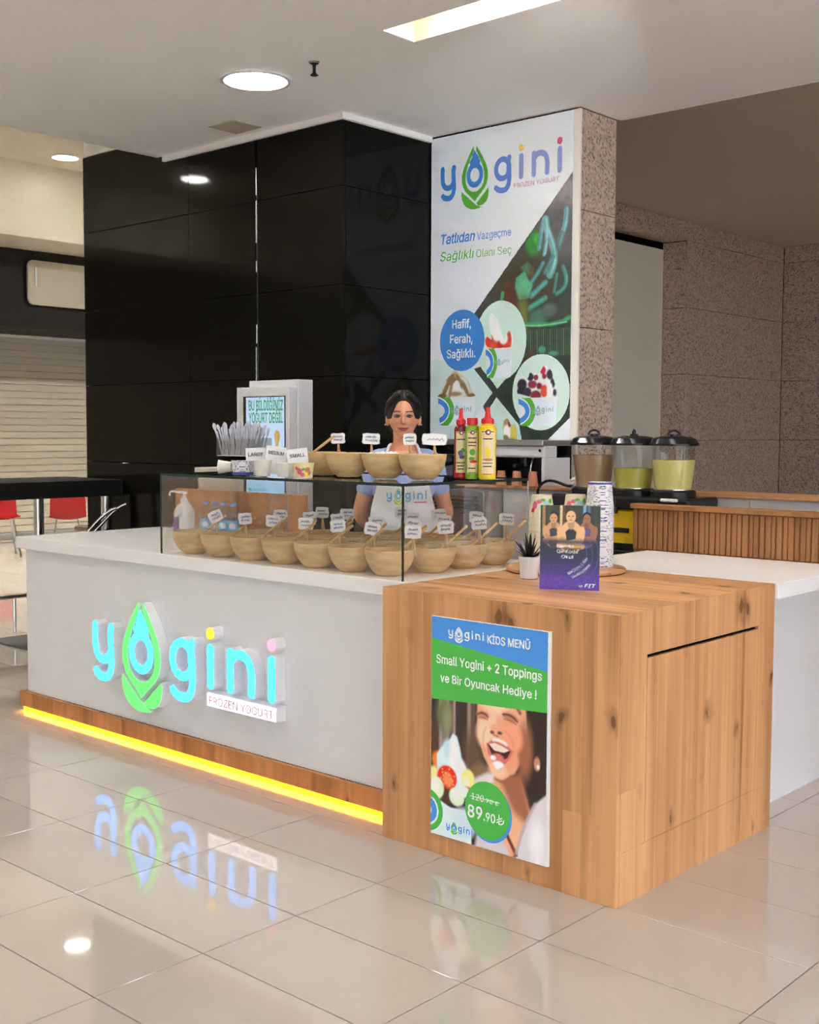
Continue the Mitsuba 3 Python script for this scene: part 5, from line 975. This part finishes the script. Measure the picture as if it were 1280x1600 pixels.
for s in (-1, 1):
    sh, el, wr = (s * .152, .030, 1.322), (s * .225, .085, 1.055), (s * .105, .215, .900)
    ELB[s], WRI[s] = el, wr
    body_parts.append(hull_chain([sh, tuple(np.array(sh) * .5 + np.array(el) * .5), el], [.046, .041, .037])); body_parts.append(hull_chain([el, tuple(np.array(el) * .65 + np.array(wr) * .35), wr], [.038, .037, .025]))
    # hand behind the back: palm, four fingers and a thumb
    d = np.array([-s * .75, .12, -.65]); d /= np.linalg.norm(d); up = np.array([0, 1.0, .1]); sd = np.cross(d, up); sd /= np.linalg.norm(sd)
    w = np.array(wr); palm = [w, w + d * .045 + sd * .018, w + d * .075 + sd * .026, w + d * .045 - sd * .018, w + d * .078 - sd * .026]
    body_parts.append(m3.Manifold.batch_hull([m3.Manifold.sphere(r, 16).translate([float(q) for q in p_]) for p_, r in zip(palm, (.022, .015, .012, .015, .012))]))
    for f_, (o, L) in enumerate(((.026, .060), (.009, .070), (-.009, .066), (-.026, .052))):
        b0 = w + d * .076 + sd * o; b1 = b0 + d * L * .5 + np.array([0, -.004, 0]); b2 = b1 + d * L * .35 + np.array([0, -.014, -.004]); body_parts.append(hull_chain([b0, b1, b2], [.0092, .0085, .0075]))
    b0 = w + d * .022 + sd * .022; b1 = b0 + d * .030 + sd * .022; b2 = b1 + d * .026 + sd * .006; body_parts.append(hull_chain([b0, b1, b2], [.0115, .0100, .0085]))
for s in (-1, 1): body_parts.append(hull_chain([(s * .075, .02, .94), (s * .085, .02, .50), (s * .085, .03, .10)], [.088, .058, .042])); body_parts.append(hull_chain([(s * .085, .03, .07), (s * .09, -.09, .045)], [.038, .03]))
rest = m3.Manifold.batch_boolean(body_parts + [neck], m3.OpType.Add)
rest_t = to_tm(rest, .012, 12); rest_m = m3.Manifold(m3.Mesh(rest_t.vertices.astype(np.float32), rest_t.faces.astype(np.uint32)))
full = m3.Manifold.batch_boolean([rest_m, hman] + ears, m3.OpType.Add)
skin = to_tm(full); trimesh.smoothing.filter_taubin(skin, lamb=.4, nu=-.42, iterations=2)
V = np.array(skin.vertices); X, Y, Z = V[:, 0], V[:, 1], V[:, 2] - HZ
C = np.tile(np.array(lin(228, 162, 126)), (len(V), 1))
def tint(w, c): 
    global C
    w = np.clip(w, 0, 1)[:, None]; C = C * (1 - w) + np.array(lin(c)) * w
front = (Y < -.02) & (Z > -.14)
g2 = lambda cx, cz, sx, sz: np.exp(-((X - cx) / sx) ** 2 - ((Z - cz) / sz) ** 2) * front
for s in (-1, 1):
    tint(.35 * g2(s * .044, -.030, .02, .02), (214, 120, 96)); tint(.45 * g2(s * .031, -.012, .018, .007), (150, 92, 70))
    b = np.abs(Z - (.0215 + .0035 * np.cos((np.abs(X) - .033) / .022 * 1.5) - .0)) / .0034; wbrow = np.exp(-b ** 4) * (np.abs(X) > .013) * (np.abs(X) < .053) * (np.sign(X) == s) * front; tint(.95 * wbrow, (36, 22, 18))
    e = ((X - s * .031) / .0155) ** 2 + ((Z - .0015) / .0072) ** 2; tint((1.25 - e) * 3 * front, (60, 36, 30))
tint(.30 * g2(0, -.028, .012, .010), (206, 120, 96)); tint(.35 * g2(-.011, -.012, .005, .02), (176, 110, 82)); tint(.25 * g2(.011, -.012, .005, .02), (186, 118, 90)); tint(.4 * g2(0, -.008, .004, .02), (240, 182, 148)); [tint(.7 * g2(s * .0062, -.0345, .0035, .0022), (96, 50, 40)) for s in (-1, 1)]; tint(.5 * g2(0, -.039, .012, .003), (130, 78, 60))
lip = ((X / .0255) ** 2 + ((Z + .0625 - .0046 * (X / .0255) ** 2) / .0088) ** 2); tint((1.1 - lip) * 4 * front * .9, (176, 80, 72)); tint(np.exp(-((Z + .0618 - .0056 * (X / .025) ** 2) / .0012) ** 2) * (np.abs(X) < .029) * front * .9, (84, 36, 34))
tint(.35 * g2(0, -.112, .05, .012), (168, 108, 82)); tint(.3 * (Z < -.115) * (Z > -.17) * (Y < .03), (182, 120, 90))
t = thing('person', 'smiling woman with dark tied back hair, blue t-shirt and white apron behind the glass case', 'person')
Wp = W((WX, WY, 0), WRZ)
part(t, 'body', mikit.ply(skin, None, smooth=True, color=C), 'skin_colours', to_world=Wp)
def face_y(x, z):
    k_ = (np.abs(X - x) < .006) & (np.abs(Z - z) < .006) & (Y < 0); return Y[k_].min()
for s in (-1, 1):
    n = 26; a = np.linspace(0, 2 * np.pi, n, endpoint=False); yb = face_y(s * .031, .0015)
    def lens(rx, rz, dy, bulge, cx=0., cz=0.):
        v = [(s * .031 + cx, yb - dy - bulge, HZ + .0015 + cz)]; f = []
        for r_ in (.5, 1.0): v += [(s * .031 + cx + rx * r_ * math.cos(q), yb - dy - bulge * (1 - r_ ** 2), HZ + .0015 + cz + rz * r_ * math.sin(q) * (1 if math.sin(q) > 0 else .75)) for q in a]
        for b in range(n): f.append([0, 1 + b, 1 + (b + 1) % n]); f += [[1 + b, 1 + n + b, 1 + n + (b + 1) % n], [1 + b, 1 + n + (b + 1) % n, 1 + (b + 1) % n]]
        return trimesh.Trimesh(np.array(v), np.array(f), process=False)
    ey = part(t, 'eye', lens(.0130, .0056, -.0010, .0022), 'eye_white', smooth=True, to_world=Wp)
    part(ey, 'iris', lens(.0062, .0056, .0010, .0008), 'eye_iris', smooth=True, to_world=Wp)
    part(ey, 'lash', tube(curve([(s * .031 - .0145, yb + .002, HZ + .0015), (s * .031 - .006, yb - .0025, HZ + .0072), (s * .031 + .006, yb - .0025, HZ + .0072), (s * .031 + .0145, yb + .002, HZ + .0020)], 12), .0013, 6), 'hair_dark', to_world=Wp)
    part(t, 'earring', tr(trimesh.creation.icosphere(2, .0045), (s * .0905, -.002, HZ - .040)), 'chrome', smooth=True, to_world=Wp)
# hair: parted in the middle, tied back low
cap = ellsph((0, .016, HZ + .016), (.0880, .106, .122), 96)
faceopen = m3.Manifold.batch_hull([ellsph((0, -.115, HZ + .044), (.052, .07, .046), 40), ellsph((0, -.115, HZ - .02), (.078, .088, .05), 40), ellsph((0, -.10, HZ - .12), (.11, .12, .05), 40)])
cap = cap - faceopen - m3.Manifold.cube([.4, .4, .3], True).translate([0, -.02, HZ - .21]) - m3.Manifold.cube([.4, .30, .13], True).translate([0, -.11, HZ - .078])
bun = m3.Manifold.batch_boolean([ellsph((0, .118, HZ - .045), (.045, .040, .045), 40), ellsph((0, .07, HZ - .06), (.07, .05, .05), 40)], m3.OpType.Add)
side = [hull_chain([(s * .030, -.062, HZ + .104), (s * .062, -.050, HZ + .075), (s * .078, -.010, HZ + .034), (s * .080, .030, HZ + .006)], [.016, .020, .017, .014]) for s in (-1, 1)]
hair = to_tm(m3.Manifold.batch_boolean([cap, bun] + side, m3.OpType.Add), .006, 8)
hv = np.array(hair.vertices); nn_ = meshkit.fbm(np.stack([hv[:, 0] * 120, hv[:, 1] * 25, hv[:, 2] * 25], 1), 3, 2) - .5; hair.vertices = hv + hair.vertex_normals * (nn_[:, None] * .007) - np.stack([hv[:, 0] * 0, hv[:, 1] * 0, .006 * np.exp(-(hv[:, 0] / .006) ** 2) * (hv[:, 2] > HZ + .09)], 1)
part(t, 'hair', hair, 'hair_dark', smooth=True, label='dark brown hair parted in the middle and tied back', to_world=Wp)
# t-shirt, apron, trousers, shoes
sh_parts = [hull_chain([(0, .02, 1.30), (0, .02, 1.12), (0, .015, .93)], [.128, .114, .138]), m3.Manifold.batch_hull([ellsph((s * .120, .025, 1.336), (.064, .064, .056), 32) for s in (-1, 1)] + [ellsph((0, .028, 1.362), (.078, .066, .034), 32), ellsph((0, .02, 1.15), (.150, .100, .06), 32)])]
for s in (-1, 1):
    sh, el = np.array((s * .152, .030, 1.322)), np.array((s * .225, .085, 1.055)); sh_parts.append(hull_chain([sh, sh * .50 + el * .50], [.055, .050]))
shirt = m3.Manifold.batch_boolean(sh_parts, m3.OpType.Add) - ellsph((0, -.02, 1.415), (.088, .095, .068), 48)
for s in (-1, 1):
    sh, el = np.array((s * .152, .030, 1.322)), np.array((s * .225, .085, 1.055)); mid = sh * .40 + el * .60; dd = (el - sh) / np.linalg.norm(el - sh)
    shirt = shirt.trim_by_plane([float(q) for q in -dd], float(-dd @ (mid + dd * .0))) if False else shirt
shirt_t = to_tm(shirt.refine_to_length(.012), None, 10); sv = np.array(shirt_t.vertices); shirt_t.vertices = sv + shirt_t.vertex_normals * ((meshkit.fbm(sv * 16, 3, 3) - .5) * .010)[:, None]
part(t, 't_shirt', shirt_t, 'blue_cotton', smooth=True, label='pale blue short sleeved t-shirt', to_world=Wp)
def apron_mesh():
    rows, cols = 46, 34; v = []; f = []
    for i in range(rows):
        z = 1.262 - .60 * i / (rows - 1); hw = np.interp(z, [.66, .95, 1.10, 1.19, 1.262], [.185, .180, .158, .135, .118])
        for j in range(cols):
            x = hw * (2 * j / (cols - 1) - 1); r = np.interp(z, [.66, .95, 1.12, 1.30], [.150, .146, .128, .134]); y0 = .018 - np.sqrt(np.maximum(r ** 2 - (x * .66) ** 2, .0004)) * 1.0 - .010 - .024 * np.exp(-((z - 1.215) / .06) ** 2 - ((abs(x) - .06) / .06) ** 2)
            fold = .006 * math.sin(x * 42 + z * 9) * np.clip((1.16 - z) / .3, 0, 1) + .004 * math.sin(z * 55 + x * 22) * np.exp(-((z - 1.06) / .09) ** 2); v.append((x, y0 - .006 + fold, z))
    for i in range(rows - 1):
        for j in range(cols - 1): a = i * cols + j; f += [[a, a + cols, a + cols + 1], [a, a + cols + 1, a + 1]]
    m = trimesh.Trimesh(np.array(v), np.array(f), process=False); n = len(v); bd = list(range(cols)) + [i * cols + cols - 1 for i in range(1, rows)] + [(rows - 1) * cols + j for j in range(cols - 2, -1, -1)] + [i * cols for i in range(rows - 2, 0, -1)]
    back = np.array(v) + np.array([0, .004, 0]); sd_ = []
    for a, b in zip(bd, bd[1:] + bd[:1]): sd_ += [[a, b, b + n], [a, b + n, a + n]]
    return trimesh.Trimesh(np.vstack([v, back]), np.vstack([f, np.array(f)[:, ::-1] + n, sd_]), process=False), np.array(v).reshape(rows, cols, 3)
am, ag = apron_mesh()
ap = part(t, 'apron', am, 'white_cotton', smooth=50, label='white apron with the yogini logo on its bib', to_world=Wp)
from scipy.interpolate import griddata
gx = ag.reshape(-1, 3)
def on_apron(g, off):
    m = trimesh.creation.extrude_polygon(g, .0003, engine='earcut') if g.geom_type == 'Polygon' else trimesh.util.concatenate([trimesh.creation.extrude_polygon(q, .0003, engine='earcut') for q in g.geoms])
    m = m.subdivide_to_size(.012); v = np.array(m.vertices); y = griddata(gx[:, [0, 2]], gx[:, 1], v[:, :2], method='linear', fill_value=-.15); m.vertices = np.stack([v[:, 0], y - off - v[:, 2], v[:, 1]], 1); return m
LG = logo_at(-.022, 1.145, .150, .165)
for n in LOGO: part(ap, 'logo_print', on_apron(LG[n], .0010), 'apron_olive' if n.startswith('leaf') else 'print_yellow' if n == 'dot' else 'print_rose' if n == 'dot2' else 'apron_cyan', to_world=Wp)
part(ap, 'logo_print', on_apron(sbox(.055, 1.126, .115, 1.131), .0010), 'print_rose', to_world=Wp)
for s in (-1, 1): part(ap, 'strap', tube(curve([(s * .105, -.135, 1.258), (s * .098, -.115, 1.30), (s * .085, -.070, 1.365), (s * .072, -.020, 1.402), (s * .058, .050, 1.412), (s * .02, .085, 1.405)], 20), .0075, 8), 'white_cotton', smooth=40, to_world=Wp)
tp = [hull_chain([(0, .02, .95), (0, .02, .92)], [.150, .150])] + [hull_chain([(s * .078, .02, .90), (s * .088, .02, .50), (s * .088, .03, .09)], [.105, .072, .058]) for s in (-1, 1)]
part(t, 'trousers', to_tm(m3.Manifold.batch_boolean(tp, m3.OpType.Add).refine_to_length(.025), None, 6), 'dark_denim', smooth=True, to_world=Wp)
for s in (-1, 1): part(t, 'shoe', to_tm(m3.Manifold.batch_boolean([hull_chain([(s * .088, .05, .052), (s * .095, -.12, .045)], [.050, .042]) - m3.Manifold.cube([1, 1, .2], True).translate([0, 0, -.0985])], m3.OpType.Add)), 'white_plastic', smooth=40, to_world=Wp)
